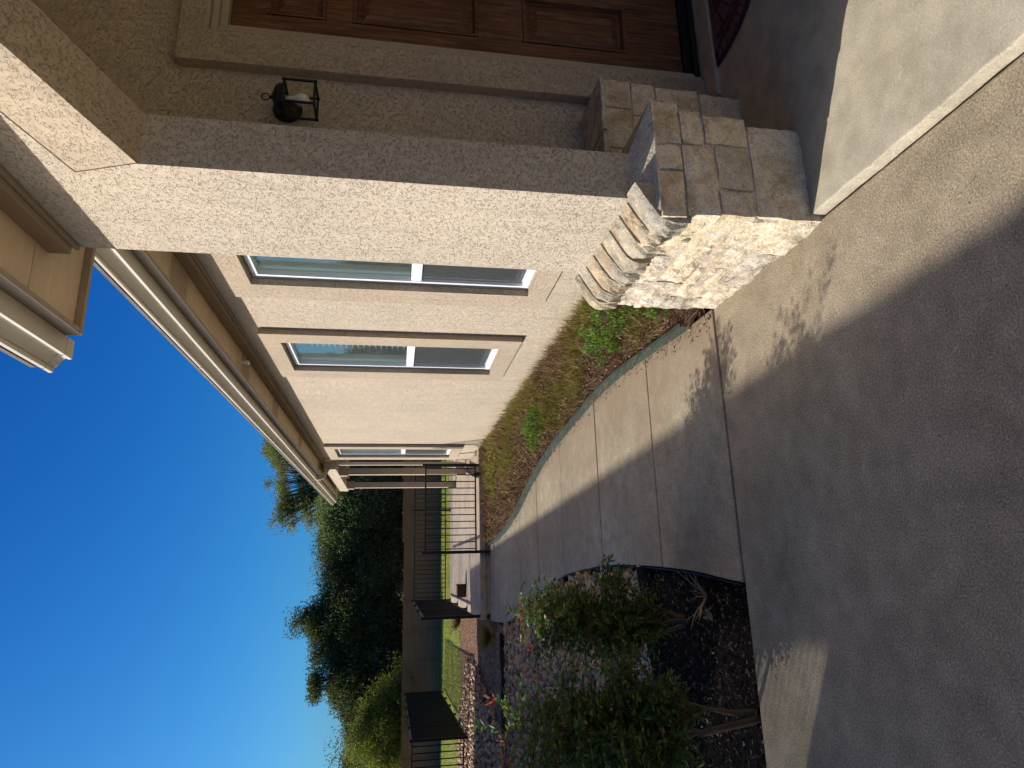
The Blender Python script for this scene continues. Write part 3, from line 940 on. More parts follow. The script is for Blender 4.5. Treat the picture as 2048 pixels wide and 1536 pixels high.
# downspout
def rect_tube(b, path, w, dpt, side=(0, 1, 0)):
    S = Vector(side)
    vs = []; fs = []
    path = [Vector(p) for p in path]
    for i, q in enumerate(path):
        t = (path[min(i + 1, len(path) - 1)] - path[max(i - 1, 0)]).normalized()
        n_ = t.cross(S).normalized()
        for a, c in ((-1, -1), (1, -1), (1, 1), (-1, 1)):
            vs.append(q + S * (w / 2 * a) + n_ * (dpt / 2 * c))
    for i in range(len(path) - 1):
        for k in range(4):
            fs.append((i * 4 + k, i * 4 + (k + 1) % 4, i * 4 + 4 + (k + 1) % 4, i * 4 + 4 + k))
    fs += [(3, 2, 1, 0), tuple(range(len(vs) - 4, len(vs)))]
    b.add(vs, fs)
ds = MB()
ys0 = 13.0
path = [(1.695, ys0, 3.09), (1.695, ys0, 3.03), (1.715, ys0, 2.985), (1.76, ys0, 2.95), (1.90, ys0, 2.88), (1.95, ys0, 2.845), (1.975, ys0, 2.79), (1.978, ys0, 2.6), (1.978, ys0, 0.40), (1.965, ys0, 0.30), (1.93, ys0, 0.235), (1.86, ys0, 0.20)]
rect_tube(ds, path, 0.085, 0.06)
dso = ds.obj('downspout', M['spout'], house, bevel=0.004)
stp = MB(); stp.box(1.945, 2.049, 12.93, 12.952, 2.52, 2.56); stp.box(1.944, 1.949, 12.93, 13.07, 2.52, 2.56)
stp.obj('downspout_strap', M['spout'], dso)

# ------------------------------------------------------------------ stone bases
def stone_piece(x0, x1, y0, y1, z0, z1, face, rough, nx=5, nz=3, seed=0, edge=0.012):
    """block with one rough face ('x' = -X side, 'y' = -Y side)"""
    bmx = bmesh.new()
    L = (y1 - y0) if face == 'x' else (x1 - x0)
    Hh = z1 - z0
    nu, nv = max(4, min(20, int(L / 0.02))), max(4, min(10, int(Hh / 0.02)))
    grid = {}
    for i in range(nu + 1):
        for j in range(nv + 1):
            u, v = i / nu, j / nv
            bord = min(u * L, (1 - u) * L, v * Hh, (1 - v) * Hh)
            k = min(1.0, bord / 0.012)
            pu, pv = u * L, v * Hh
            q = Vector((pu * 9 + seed * 3.1, pv * 11 + seed * 1.7, seed))
            dsp = rough * (0.6 * mnoise.noise(q) + 0.5 * mnoise.noise(q * 2.3) + 0.35 * mnoise.noise(q * 5)) + rough * 0.4
            dsp = max(dsp, -0.002) * (0.55 + 0.45 * k) - 0.002 * (1 - k)
            ju = 0.007 * mnoise.noise(Vector((pv * 14, seed, i))) if i in (0, nu) else 0
            jv = 0.006 * mnoise.noise(Vector((pu * 12, seed + 5, j))) if j in (0, nv) else 0
            if face == 'x':
                grid[i, j] = bmx.verts.new((x0 - dsp, y0 + pu + ju, z0 + pv + jv))
            else:
                grid[i, j] = bmx.verts.new((x0 + pu + ju, y0 - dsp, z0 + pv + jv))
    for i in range(nu):
        for j in range(nv):
            bmx.faces.new((grid[i, j], grid[i + 1, j], grid[i + 1, j + 1], grid[i, j + 1]))
    # sides going back
    loop = [(i, 0) for i in range(nu)] + [(nu, j) for j in range(nv)] + [(i, nv) for i in range(nu, 0, -1)] + [(0, j) for j in range(nv, 0, -1)]
    back = {}
    for key in loop:
        c = grid[key].co
        back[key] = bmx.verts.new((x1, c.y, c.z) if face == 'x' else (c.x, y1, c.z))
    for a, b in zip(loop, loop[1:] + loop[:1]):
        bmx.faces.new((grid[a], back[a], back[b], grid[b]))
    bmx.faces.new([back[k] for k in loop])
    bmesh.ops.recalc_face_normals(bmx, faces=bmx.faces)
    me = bpy.data.meshes.new('stone')
    bmx.to_mesh(me); bmx.free()
    return me

def put_stone(me, mat, parent, name='stone'):
    me.materials.append(mat)
    me.polygons.foreach_set('use_smooth', [False] * len(me.polygons))
    o = bpy.data.objects.new(name, me); COL.objects.link(o); keep(o, parent)
    return o

core = MB()
core.box(1.2565, 1.632, 2.0565, 2.962, -0.07, 0.645)
core.box(1.30, 1.675, 2.0575, 2.952, 0.27, 0.644)
base = core.obj('stone_base', M['mortar'], house)
FS = [(1.544, 1.730, 0.549, 0.650), (1.429, 1.532, 0.554, 0.650), (1.235, 1.421, 0.555, 0.650),
      (1.549, 1.696, 0.455, 0.541), (1.244, 1.539, 0.420, 0.546), (1.557, 1.680, 0.268, 0.445),
      (1.362, 1.546, 0.272, 0.408), (1.250, 1.350, 0.275, 0.410), (1.250, 1.650, -0.03, 0.262)]
for i, (l, r_, b, t) in enumerate(FS):
    put_stone(stone_piece(l, r_, 2.052, 2.30, b, t, 'y', 0.016 if i < 8 else 0.010, seed=i * 2.7 + 1), M['limestone_face'], base)
# -X side courses
rows = [(0.436, 0.556, [(2.062, 2.40), (2.408, 2.70), (2.708, 2.968)]), (0.300, 0.429, [(2.062, 2.27), (2.278, 2.66), (2.668, 2.968)]),
        (0.132, 0.293, [(2.062, 2.50), (2.508, 2.82), (2.828, 2.968)]), (-0.03, 0.125, [(2.062, 2.33), (2.338, 2.66), (2.668, 2.968)])]
sd_ = 30
for z0, z1, cells in rows:
    for y0, y1 in cells:
        sd_ += 1.37
        put_stone(stone_piece(1.263 - random.uniform(0, 0.012), 1.42, y0, y1, z0, z1, 'x', 0.026, seed=sd_), M['limestone'], base)
# cap: sloping pieces with rough noses on the -X side
yy = 2.065
k = 0
wds = [0.125, 0.10, 0.125, 0.12, 0.115, 0.12, 0.11, 0.10]
for wd in wds:
    y0, y1 = yy, yy + wd - 0.016
    yy += wd
    b = bmesh.new()
    nose = 1.232 - random.uniform(0, 0.018)
    zt0 = 0.655 + random.uniform(-0.006, 0.006)
    drop = random.uniform(0.095, 0.12)
    nu = 6
    rowsP = []
    for i in range(nu + 1):
        y = y0 + (y1 - y0) * i / nu
        e = 0.010 if i in (0, nu) else (0.002 if i in (1, nu - 1) else 0.0)
        nz = lambda s, q: q * (mnoise.noise(Vector((y * 31, s * 3.7 + k * 5.3, k))) + 0.6 * mnoise.noise(Vector((y * 83, s * 7.7 + k * 5.3, k))))
        rowsP.append([b.verts.new(v) for v in [
            (1.372, y, 0.744 - e * 0.3), (1.31, y, 0.708 - e * 0.3), (nose + 0.010 + nz(1, .008) + e, y, zt0 + 0.010 - e * 0.4), (nose - 0.004 + nz(2, .016) + e, y, zt0 - 0.018),
            (nose - 0.012 + nz(3, .022) + e, y, zt0 - 0.050), (nose + 0.002 + nz(4, .024) + e, y, zt0 - drop + nz(6, .01)), (1.30, y, zt0 - drop - 0.004), (1.37, y, zt0 - drop)]])
    for i in range(nu):
        for j in range(7):
            b.faces.new((rowsP[i][j], rowsP[i + 1][j], rowsP[i + 1][j + 1], rowsP[i][j + 1]))
    b.faces.new(rowsP[0]); b.faces.new(rowsP[nu])
    bmesh.ops.recalc_face_normals(b, faces=b.faces)
    me = bpy.data.meshes.new('cap_stone'); b.to_mesh(me); b.free()
    put_stone(me, M['cap_stone'], base, 'cap_stone')
    k += 1
# mortar bed between cap noses
cm = MB()
cm.prism([(1.37, 0.728), (1.275, 0.650), (1.262, 0.62), (1.262, 0.558), (1.37, 0.558)], 1, 2.07, 2.985)
cm.obj('cap_mortar', M['mortar'], base)
# front and right wash of the cap
cf = MB()
cf.add([(1.372, 2.17, 0.722), (1.555, 2.17, 0.722), (1.735, 2.048, 0.656), (1.25, 2.048, 0.656), (1.372, 2.17, 0.64), (1.555, 2.17, 0.64), (1.735, 2.05, 0.648), (1.25, 2.05, 0.648)],
       [(3, 2, 1, 0), (3, 7, 6, 2)])
cf.add([(1.55, 2.17, 0.7215), (1.55, 2.75, 0.7215), (1.735, 2.75, 0.655), (1.735, 2.0485, 0.6555), (1.735, 2.75, 0.60), (1.735, 2.05, 0.60)], [(0, 3, 2, 1), (3, 5, 4, 2)])
cf.obj('cap_stone', M['limestone'], base, fix=False)

# stone ledge by the door
core2 = MB(); core2.box(1.57, 2.10, 2.4315, YD - 0.001, 0.035, 0.70)
led = core2.obj('stone_base', M['mortar'], house)
cells2 = [(1.99, 2.135, 0.58, 0.70), (1.78, 1.98, 0.585, 0.70), (1.58, 1.77, 0.58, 0.70),
          (1.96, 2.125, 0.46, 0.572), (1.66, 1.95, 0.46, 0.577), (1.87, 2.115, 0.25, 0.452), (1.62, 1.86, 0.25, 0.45), (1.94, 2.10, 0.038, 0.242), (1.62, 1.93, 0.038, 0.242)]
for i, (l, r_, b, t) in enumerate(cells2):
    put_stone(stone_piece(l, r_, 2.425, 2.60, b, t, 'y', 0.014, seed=70 + i * 1.9), M['limestone_face'], led)
put_stone(stone_piece(1.57, 1.86, 2.42, 2.71, 0.701, 0.722, 'y', 0.008, seed=91), M['limestone'], led, 'cap_stone')
put_stone(stone_piece(1.868, 2.14, 2.42, 2.71, 0.701, 0.722, 'y', 0.008, seed=93), M['limestone'], led, 'cap_stone')
tb = MB(); tb.box(1.561, 2.229, 2.665, YD + 0.01, 0.60, 0.69)
tb.obj('wall_trim', M['stucco_trim'], house, bevel=0.006)

# ================================================================== UNSEEN SHADE WALL (left; added to shade the walk and pass a sun patch)
cw = MB()
def cwp(u, v, off=0.0):            # u along the wall (world y), v height
    x = -4.95 - 0.0587 * (u - 4.53)
    return (x + off, u, v)
CH = (4.98, 6.1, 2.2, 3.49)  # opening placed so the sun through it lands as a patch on the landing
def cw_face(off):
    wall_grid(cw, [4.05, 14.3], [-0.1, 4.18], [CH], lambda u, v: cwp(u, v, off))
    cw.poly([cwp(u, v, off) for u, v in ((14.3, -0.1), (14.32, 2.0), (14.82, 2.64), (15.3, 3.28), (16.3, 4.18), (14.3, 4.18))])  # sloped far end shaped for the outline of the cast shadow
cw_face(0.0); cw_face(-0.22)
for u0, v0, u1, v1 in ((CH[0], CH[2], CH[0], CH[3]), (CH[1], CH[2], CH[1], CH[3]), (CH[0], CH[2], CH[1], CH[2]), (CH[0], CH[3], CH[1], CH[3]), (4.05, 4.18, 16.3, 4.18), (14.3, -0.1, 14.32, 2.0), (14.32, 2.0, 14.82, 2.64), (14.82, 2.64, 15.3, 3.28), (15.3, 3.28, 16.3, 4.18), (4.05, -0.1, 4.05, 4.18)):
    cw.poly([cwp(u0, v0), cwp(u1, v1), cwp(u1, v1, -0.22), cwp(u0, v0, -0.22)])
cwo = cw.obj('courtyard_wall', M['stucco'], fix=False)
tag(cwo, 'tall stucco courtyard wall left of the landing, with one barred opening', 'wall')
for k in range(24):  # added bars that thin the sun through the opening to a softer patch
    u = CH[0] + 0.02 + k * 0.0475
    x, y, _ = cwp(u, 0, -0.11)
    b = MB(); b.box(x - 0.011, x + 0.011, y - 0.011, y + 0.011, CH[2], CH[3]); b.obj('bar', M['black_iron'], cwo)

# ================================================================== WALL LANTERN
lan = rooted('wall_lantern', (2.04, YD, 2.146), 'black wall lantern with clear panes and white bulb beside the front door', 'lantern')
b = MB(); b.lathe((2.045, YD - 0.001, 2.125), [(0.066, 0), (0.066, -0.008), (0.060, -0.014), (0.052, -0.016), (0.046, -0.024), (0.030, -0.032), (0.012, -0.04)], 'y', 28)
b.obj('back_plate', M['black_iron'], lan, smooth=False)
LX, LY, LZ0, LZ1, LA = 2.015, 2.598, 1.985, 2.122, 0.056
b = MB(); b.tube([(2.045, YD - 0.03, 2.14), (2.04, 2.66, 2.15), (2.02, 2.61, 2.148)], 0.011, 8)
b.obj('arm', M['black_iron'], lan)
b = MB()
b.lathe((LX, LY, LZ1 - 0.004), [(0.058, 0), (0.060, 0.006), (0.060, 0.022), (0.050, 0.036), (0.028, 0.048), (0.012, 0.054), (0.007, 0.058), (0.007, 0.066)], 'z', 10)
b.obj('cap', M['black_iron'], lan)
b = MB()
b.tube([(LX + 0.017 * math.cos(a), LY, LZ1 + 0.077 + 0.017 * math.sin(a)) for a in np.linspace(0, 2 * math.pi, 17)], 0.0028, 6)
b.obj('hanging_ring', M['black_iron'], lan)
for sx in (-1, 1):
    for sy in (-1, 1):
        b = MB(); b.tube([(LX + sx * LA, LY + sy * LA, LZ0 - 0.008), (LX + sx * LA, LY + sy * LA, LZ1 + 0.004)], 0.0062, 6)
        b.obj('cage_post', M['black_iron'], lan)
for z in (LZ0, LZ1 - 0.006):
    for k in range(4):
        cs = [(-1, -1), (1, -1), (1, 1), (-1, 1)]
        a, c = cs[k], cs[(k + 1) % 4]
        e = 1.12
        b = MB(); b.tube([(LX + a[0] * LA * (e if a[0] != c[0] else 1), LY + a[1] * LA * (e if a[1] != c[1] else 1), z), (LX + c[0] * LA * (e if a[0] != c[0] else 1), LY + c[1] * LA * (e if a[1] != c[1] else 1), z)], 0.0055, 6)
        b.obj('cage_bar', M['black_iron'], lan)
for sx, sy in ((-1, 0), (1, 0), (0, -1), (0, 1)):
    b = MB()
    if sx: b.box(LX + sx * LA - 0.001, LX + sx * LA + 0.001, LY - LA + 0.006, LY + LA - 0.006, LZ0 + 0.004, LZ1 - 0.01)
    else: b.box(LX - LA + 0.006, LX + LA - 0.006, LY + sy * LA - 0.001, LY + sy * LA + 0.001, LZ0 + 0.004, LZ1 - 0.01)
    b.obj('pane', M['lamp_glass'], lan)
b = MB(); b.lathe((LX, LY, LZ1 - 0.01), [(0.012, 0.004), (0.013, -0.02), (0.015, -0.035), (0.026, -0.052), (0.030, -0.068), (0.026, -0.086), (0.014, -0.097), (0.003, -0.1)], 'z', 20)
b.obj('bulb', M['bulb'], lan, smooth=True)

# ================================================================== DOOR MAT
mat_c = (2.86, 2.552)
def half(a, bq, n=40, t0=math.pi, t1=2 * math.pi):
    return [(mat_c[0] + a * math.copysign(abs(math.cos(t)) ** 0.8, math.cos(t)), mat_c[1] + bq * math.copysign(abs(math.sin(t)) ** 0.8, math.sin(t))) for t in np.linspace(t0, t1, n)]
mm = MB(); mm.prism(half(0.465, 0.50), 2, 0.041, 0.052)
mato = mm.obj('door_mat', M['mat_base'], bevel=0.003)
tag(mato, 'maroon half-round rubber door mat with a brick pattern border', 'door mat')
oa = half(0.445, 0.48, 34); ia = half(0.395, 0.43, 34)
for k in range(33):
    def L2(p, q, t): return (p[0] + (q[0] - p[0]) * t, p[1] + (q[1] - p[1]) * t)
    q = [L2(oa[k], oa[k + 1], .1), L2(oa[k], oa[k + 1], .9), L2(ia[k], ia[k + 1], .9), L2(ia[k], ia[k + 1], .1)]
    b = MB(); b.prism(q, 2, 0.0525, 0.0555); b.obj('mat_tile', M['mat_tile'], mato)
oa = half(0.31, 0.35, 14); ia = half(0.20, 0.22, 14)
for k in range(13):
    q = [L2(oa[k], oa[k + 1], .1), L2(oa[k], oa[k + 1], .9), L2(ia[k], ia[k + 1], .9), L2(ia[k], ia[k + 1], .1)]
    b = MB(); b.prism(q, 2, 0.0525, 0.055); b.obj('mat_tile', M['mat_tile'], mato)
for k in range(16):     # scroll ring between the two borders
    t = math.pi + math.pi * (k + 0.5) / 16
    cx, cy = mat_c[0] + 0.352 * math.cos(t), mat_c[1] + 0.39 * math.sin(t)
    b = MB(); b.tube([(cx + 0.018 * (1 - s / 14) * math.cos(s * 0.7 + t), cy + 0.018 * (1 - s / 14) * math.sin(s * 0.7 + t), 0.0535) for s in range(13)], 0.0028, 5)
    b.obj('mat_scroll', M['mat_tile'], mato)
for k, x in enumerate(np.arange(2.43, 3.28, 0.052)):
    b = MB(); b.box(x, x + 0.044, mat_c[1] - 0.034, mat_c[1] - 0.006, 0.0525, 0.0555); b.obj('mat_tile', M['mat_tile'], mato)

# ================================================================== EDGING STRIPS
def strip(pts, z0, z1, th, name, mat, label, cat='edging', group=None):
    v = []; f = []
    n = len(pts)
    for i, (x, y) in enumerate(pts):
        a = Vector(pts[max(i - 1, 0)]); c = Vector(pts[min(i + 1, n - 1)])
        t = (c - a).normalized(); nn = Vector((-t.y, t.x)) * th / 2
        dz = 0.006 * mnoise.noise((y * 2.5, x, 3))
        for s_ in (-1, 1):
            v += [(x + nn.x * s_, y + nn.y * s_, z0), (x + nn.x * s_, y + nn.y * s_, z1 + dz)]
    for i in range(n - 1):
        a, c = i * 4, i * 4 + 4
        f += [(a, c, c + 1, a + 1), (a + 2, a + 3, c + 3, c + 2), (a + 1, c + 1, c + 3, a + 3)]
    f += [(0, 1, 3, 2), (4 * n - 4, 4 * n - 2, 4 * n - 1, 4 * n - 3)]
    b = MB().add(v, f)
    return tag(b.obj(name, mat, bevel=0), label, cat, group)
strip([(re(y) - 0.005 + (0.03 if y < 3.2 else 0), y) for y in np.linspace(3.22, 11.2, 60)], -0.05, 0.075, 0.022, 'bed_edging', M['edging'], 'green metal edging along the planting bed under the windows')
strip([(le(y) - 0.012, y) for y in np.linspace(3.0, 9.4, 50)], -0.08, -0.006, 0.006, 'bed_edging', M['edging_black'], 'thin black edging along the left side of the curved walkway')
strip([(x, ROCKY(x)) for x in np.linspace(-2.4, -0.03, 20)], -0.08, 0.035, 0.006, 'bed_edging', M['edging_black'], 'black edging strip between the dark soil and the river rocks')
strip([(-0.95 - 0.12 * k, 10.27 + 0.05 * math.sin(k * 0.9)) for k in range(12)] , -0.08, 0.05, 0.008, 'bed_edging', M['edging_black'], 'black edging in front of the mulch bed by the patio step')

# ================================================================== RAILINGS
def railing(name, label, p0, p1, z0, posts, nb, ztop, zlow, cat='railing', group=None, post_w=0.05, bal=0.016, foot=True, plates=False):
    r_ = rooted(name, (p0[0], p0[1], z0), label, cat, group)
    P0, P1 = Vector((*p0, 0)), Vector((*p1, 0))
    ax = (P1 - P0).normalized(); pe = Vector((-ax.y, ax.x, 0)); Ln = (P1 - P0).length
    def obox(b, c, hw, hd, za, zb):
        vs = []
        for z in (za, zb):
            for s1, s2 in ((-1, -1), (1, -1), (1, 1), (-1, 1)):
                q = c + ax * hw * s1 + pe * hd * s2
                vs.append((q.x, q.y, z))
        b.add(vs, [(3, 2, 1, 0), (4, 5, 6, 7), (0, 1, 5, 4), (1, 2, 6, 5), (2, 3, 7, 6), (3, 0, 4, 7)])
    for t, zb in posts:
        c = P0 + ax * Ln * t
        b = MB(); obox(b, c, post_w / 2, post_w / 2, zb, ztop + 0.04)
        po = b.obj('post', M['black_iron'], r_, bevel=0.003)
        b = MB(); obox(b, c, post_w / 2 + 0.006, post_w / 2 + 0.006, ztop + 0.041, ztop + 0.055); b.obj('post_cap', M['black_iron'], po, bevel=0.003)
        if plates:
            b = MB(); q = c - pe * 0 ; b.box(c.x - post_w / 2 - 0.001, c.x + post_w / 2 + 0.001, c.y - post_w / 2 - 0.006, c.y - post_w / 2 - 0.001, ztop - 0.075, ztop + 0.005); b.obj('plate', M['white'], po)
        if foot:
            b = MB(); obox(b, c, post_w / 2 + 0.03, post_w / 2 + 0.03, zb, zb + 0.012); b.obj('base_plate', M['black_iron'], po)
    for z in (ztop, zlow):
        b = MB(); obox(b, P0 + ax * Ln / 2, Ln / 2, 0.016, z - 0.012, z + 0.012); b.obj('rail', M['black_iron'], r_)
    for k in range(nb):
        c = P0 + ax * Ln * (k + 0.5) / nb
        if any(abs(Ln * (k + 0.5) / nb - Ln * t) < post_w * 0.6 for t, _ in posts):
            continue
        b = MB(); obox(b, c, bal / 2, bal / 2, zlow + 0.01, ztop - 0.01)
        b.obj('baluster', M['black_iron'], r_)
    return r_
railing('railing', 'black iron railing in front of the patio columns, nearest the planting bed', (0.245, 11.50), (1.72, 11.50), 0.0, [(0.0, 0.0), (1.0, 0.02)], 13, 1.10, 0.24)
railing('railing', 'black iron railing running back along the left edge of the patio', (-0.80, 11.60), (-0.80, 17.74), 0.0, [(0.0, 0.0), (0.345, 0.17), (0.67, 0.17), (1.0, 0.17)], 54, 1.10, 0.27, bal=0.019)
railing('railing', 'black iron railing across the far edge of the patio before the lawn', (-0.78, 17.80), (4.0, 17.80), 0.17, [(0.47, 0.17), (1.0, 0.17)], 42, 1.10, 0.30)
railing('iron_fence', 'dark iron fence of close pickets receding beside the lawn, far left', (-3.2, 14.2), (-3.66, 22.0), 0.0, [(0.0, 0.0), (0.2, 0.05), (0.4, 0.05), (0.6, 0.05), (0.8, 0.05), (1.0, 0.05)], 104, 1.20, 0.15, 'fence', bal=0.022, foot=False)
railing('iron_fence', 'short black iron fence with open pickets at the far left edge', (-3.24, 14.2), (-6.2, 15.3), 0.0, [(1.0, 0.0)], 22, 1.20, 0.20, 'fence', foot=False)
# small white tags on the posts
# ================================================================== BACK FENCE
YF = 24.0
fen = rooted('panel_fence', (0, YF, -0.1), 'brown composite panel fence behind the lawn', 'fence')
xs = [-9.9 + 0.985 * k for k in range(18)]
for i, x in enumerate(xs):
    b = MB(); b.box(x - 0.035, x + 0.035, YF - 0.06, YF + 0.02, -0.12, 1.31 + (0.06 if x > 1.3 else 0)); b.obj('post', M['fence'], fen, bevel=0.006)
    if i < len(xs) - 1:
        top = 1.285 + (0.06 if x > 0.9 else 0)
        b = MB(); b.box(x + 0.036, x + 0.949, YF - 0.02, YF + 0.01, -0.06, top - 0.04); pn = b.obj('panel', M['fence'], fen)
        b = MB(); b.box(x + 0.036, x + 0.949, YF - 0.03, YF + 0.015, top - 0.039, top); b.obj('top_rail', M['fence'], pn)

# ================================================================== SMALL THINGS BY THE PATIO
bx = rooted('wooden_box', (-0.46, 13.95, 0.17), 'small brown slatted box standing on the patio slab', 'box')
for k in range(5):
    b = MB(); b.box(-0.58, -0.34, 13.86, 14.05, 0.175 + k * 0.036, 0.205 + k * 0.036); b.obj('slat', M['box_brown'], bx, bevel=0.003)
for x in (-0.585, -0.35):
    b = MB(); b.box(x, x + 0.02, 13.85, 14.06, 0.171, 0.36); b.obj('corner_post', M['box_brown'], bx)
ub = rooted('utility_box', (2.0, 11.95, 0.05), 'small pale green utility box at the wall foot by the downspout', 'utility box')
b = MB(); b.box(1.955, 2.048, 11.86, 12.06, 0.05, 0.17); b.obj('body', M['util_green'], ub, bevel=0.008)
b = MB(); b.box(1.945, 2.048, 11.85, 12.07, 0.171, 0.19); b.obj('lid', M['util_green'], ub, bevel=0.004)
b = MB(); b.tube([(2.035, 12.0, 0.18), (2.04, 12.2, 0.45), (2.042, 12.6, 0.95), (2.042, 12.9, 1.4)], 0.006, 6); b.obj('cable', M['edging'], ub)
dp = MB()
pts = [(1.86 - 0.4 * t, 13.0 - 1.9 * t, 0.20 - 0.13 * min(1, t * 1.2) + 0.0) for t in np.linspace(0, 1, 40)]
pts = [(x, y, max(z, 0.23 if y > 11.55 else z)) for x, y, z in pts]
dp.tube(pts, [0.045 + 0.006 * (i % 2) for i in range(len(pts))], 10)
tag(dp.obj('drain_hose', M['black_iron']), 'black corrugated drain hose lying from the downspout into the bed', 'hose')

# ================================================================== RIVER ROCKS
def ico():
    bmx = bmesh.new(); bmesh.ops.create_icosphere(bmx, subdivisions=1, radius=1.0)
    V = np.array([v.co[:] for v in bmx.verts]); bmx.verts.index_update()
    F = np.array([[v.index for v in f.verts] for f in bmx.faces]); bmx.free()
    return V, F
IV, IF = ico()
def pebbles(C, S):
    n = len(C)
    ang = rng.uniform(0, 2 * math.pi, n)
    tilt = rng.normal(0, 0.35, (n, 2))
    V = np.repeat(IV[None], n, 0) * (1 + 0.14 * rng.normal(size=(n, len(IV), 1)))
    V = V * np.stack([S * rng.uniform(0.9, 1.5, n), S * rng.uniform(0.7, 1.0, n), S * rng.uniform(0.42, 0.7, n)], 1)[:, None, :]
    x, y, z = V[..., 0], V[..., 1], V[..., 2]
    z2 = z + x * tilt[:, :1] + y * tilt[:, 1:]
    ca, sa = np.cos(ang)[:, None], np.sin(ang)[:, None]
    V = np.stack([x * ca - y * sa, x * sa + y * ca, z2], -1) + C[:, None, :]
    F = IF[None] + (np.arange(n) * len(IV))[:, None, None]
    return V.reshape(-1, 3), F.reshape(-1, 3)
pts = []
ncell = 0
y = 4.1
while y < 10.3:
    st = 0.050 + 0.003 * (y - 4)
    x0 = -0.34 * y - 0.35
    x1 = le(y) - 0.03
    for x in np.arange(x0, x1, st):
        px, py = x + rng.uniform(-.5, .5) * st, y + rng.uniform(-.5, .5) * st
        if py < ROCKY(px) + 0.03: continue
        if px > -3 and py > 10.25: continue
        pts.append((px, py, -0.045 + rng.uniform(0, 0.03), st * rng.uniform(0.5, 0.78)))
    y += st * 0.8
pts = np.array(pts)
near = np.argsort(pts[:, 1] + 0.4 * np.abs(pts[:, 0] + 0.5))[:280]
mask = np.ones(len(pts), bool); mask[near] = False
V, F = pebbles(pts[mask][:, :3], pts[mask][:, 3])
pb = npmesh('river_rocks', V, F, M['pebble'], parent=gravel, smooth=True); pb['kind'] = 'stuff'
rock_me = []
for k in range(7):
    V, F = pebbles(np.zeros((1, 3)), np.array([1.0]))
    o = npmesh('river_rock', V, F, M['pebble1'], smooth=True)
    rock_me.append(o.data); bpy.data.objects.remove(o)
for i in near:
    o = bpy.data.objects.new('river_rock', rock_me[i % 7]); COL.objects.link(o)
    keep(o, gravel)
    o.location = pts[i, :3]; o.scale = (pts[i, 3],) * 3; o.rotation_euler = (0, 0, rng.uniform(0, 6.28))
# sunny rock strip behind
n = 5200
xx = rng.uniform(-5.0, -1.75, n); yy_ = rng.uniform(10.3, 16.2, n)
ok = (xx < -1.9 - 0.25 * np.sin(yy_ * 1.3) - np.maximum(0, 12.3 - yy_) * 0.15 + np.maximum(0, yy_ - 14.2) * -0.5)
xx, yy_ = xx[ok], yy_[ok]
zz = -0.02 + 0.12 * np.clip((yy_ - 11.2) / 1.5, 0, 1) + rng.uniform(0, .03, len(xx))
V, F = pebbles(np.stack([xx, yy_, zz], 1), rng.uniform(.03, .055, len(xx)))
pb = npmesh('river_rocks', V, F, M['pebble'], parent=gravel, smooth=True); pb['kind'] = 'stuff'

# ================================================================== SOIL CHIPS (dark mulch)
n = 9000
xx = rng.uniform(-2.2, -0.05, n); yy_ = rng.uniform(2.99, 4.3, n)
ok = (yy_ < 4.27 + 0.22 * (xx + 0.08)) & (xx < np.array([le(v) for v in yy_]) - 0.02)
xx, yy_ = xx[ok], yy_[ok]
C = np.stack([xx, yy_, -0.035 + rng.uniform(-0.01, 0.02, len(xx))], 1)
D = unit(rng.normal(size=(len(xx), 3)) * np.array([1, 1, 0.3]))
V, F = leaf_quads(C, rng.uniform(0.004, 0.018, len(xx)), rng.uniform(0.002, 0.006, len(xx)), D)
tag(npmesh('mulch_chips', V, F, M['chip']), 'dark mulch chips scattered over the soil bed beside the landing', 'mulch', kind='stuff')

# ================================================================== GROUND COVER IN THE PLANTING BED
def bed_pts(n, y0, y1):
    yv = y0 + (y1 - y0) * rng.uniform(0, 1, n) ** 1.35
    rr = np.array([re(v) for v in yv])
    t = rng.uniform(0, 1, n)
    xv = rr + 0.02 + t * (2.03 - rr)
    return xv, yv, t
n = 44000
xv, yv, t = bed_pts(n, 3.0, 11.5)
zb = 0.03 + 0.03 * np.clip((xv - np.array([re(v) for v in yv])) / 0.4, 0, 1)
f1 = vnoise(xv, yv, 1.7, 3.0) + 0.4 * vnoise(xv, yv, 5.0, 8.0)
green = f1 + 0.8 * (t - 0.5) + 0.15 * rng.normal(size=n)
hmul = 0.6 + 1.1 * np.clip(t, 0, 1) + 0.5 * vnoise(xv, yv, 3.0, 12.0)
Hh = np.clip(rng.uniform(0.0, 1.0, n) ** 1.5 * 0.125 * hmul + 0.012, 0.015, 0.2)
ln = rng.normal(size=(n, 3)) * np.array([1, 1, 0.0]) * 0.09
Wd = rng.uniform(0.002, 0.006, n) * (1 + 0.12 * (yv - 3))
V, F = blades(np.stack([xv, yv, zb], 1), Hh, Wd, ln)
mi = np.where(green > 0.34, 1, 0)
mi = np.where((green > -0.1) & (rng.uniform(size=n) < 0.4), 1, mi)
n2 = 30000
x2, y2, t2 = bed_pts(n2, 3.0, 11.5)
f2 = vnoise(x2, y2, 1.7, 3.0) + 0.4 * vnoise(x2, y2, 5.0, 8.0) + 0.5 * (t2 - 0.5) + 0.25 * rng.normal(size=n2)
c2 = vnoise(x2, y2, 6.0, 21.0)
z2 = 0.05 + rng.uniform(0, 1, n2) * np.clip(0.05 + 0.07 * t2 + 0.10 * c2, 0.01, 0.16)
s2 = rng.uniform(0.004, 0.010, n2) * (1 + 0.10 * (y2 - 3))
V2, F2 = leaf_quads(np.stack([x2, y2, z2], 1), s2, s2 * rng.uniform(0.3, 0.7, n2))
V3 = np.concatenate([V, V2]); 
mi2 = np.where(f2 > 0.12, 1, 0)
T2 = np.concatenate([F2[:, [0, 1, 2]], F2[:, [0, 2, 3]]]) + len(V)
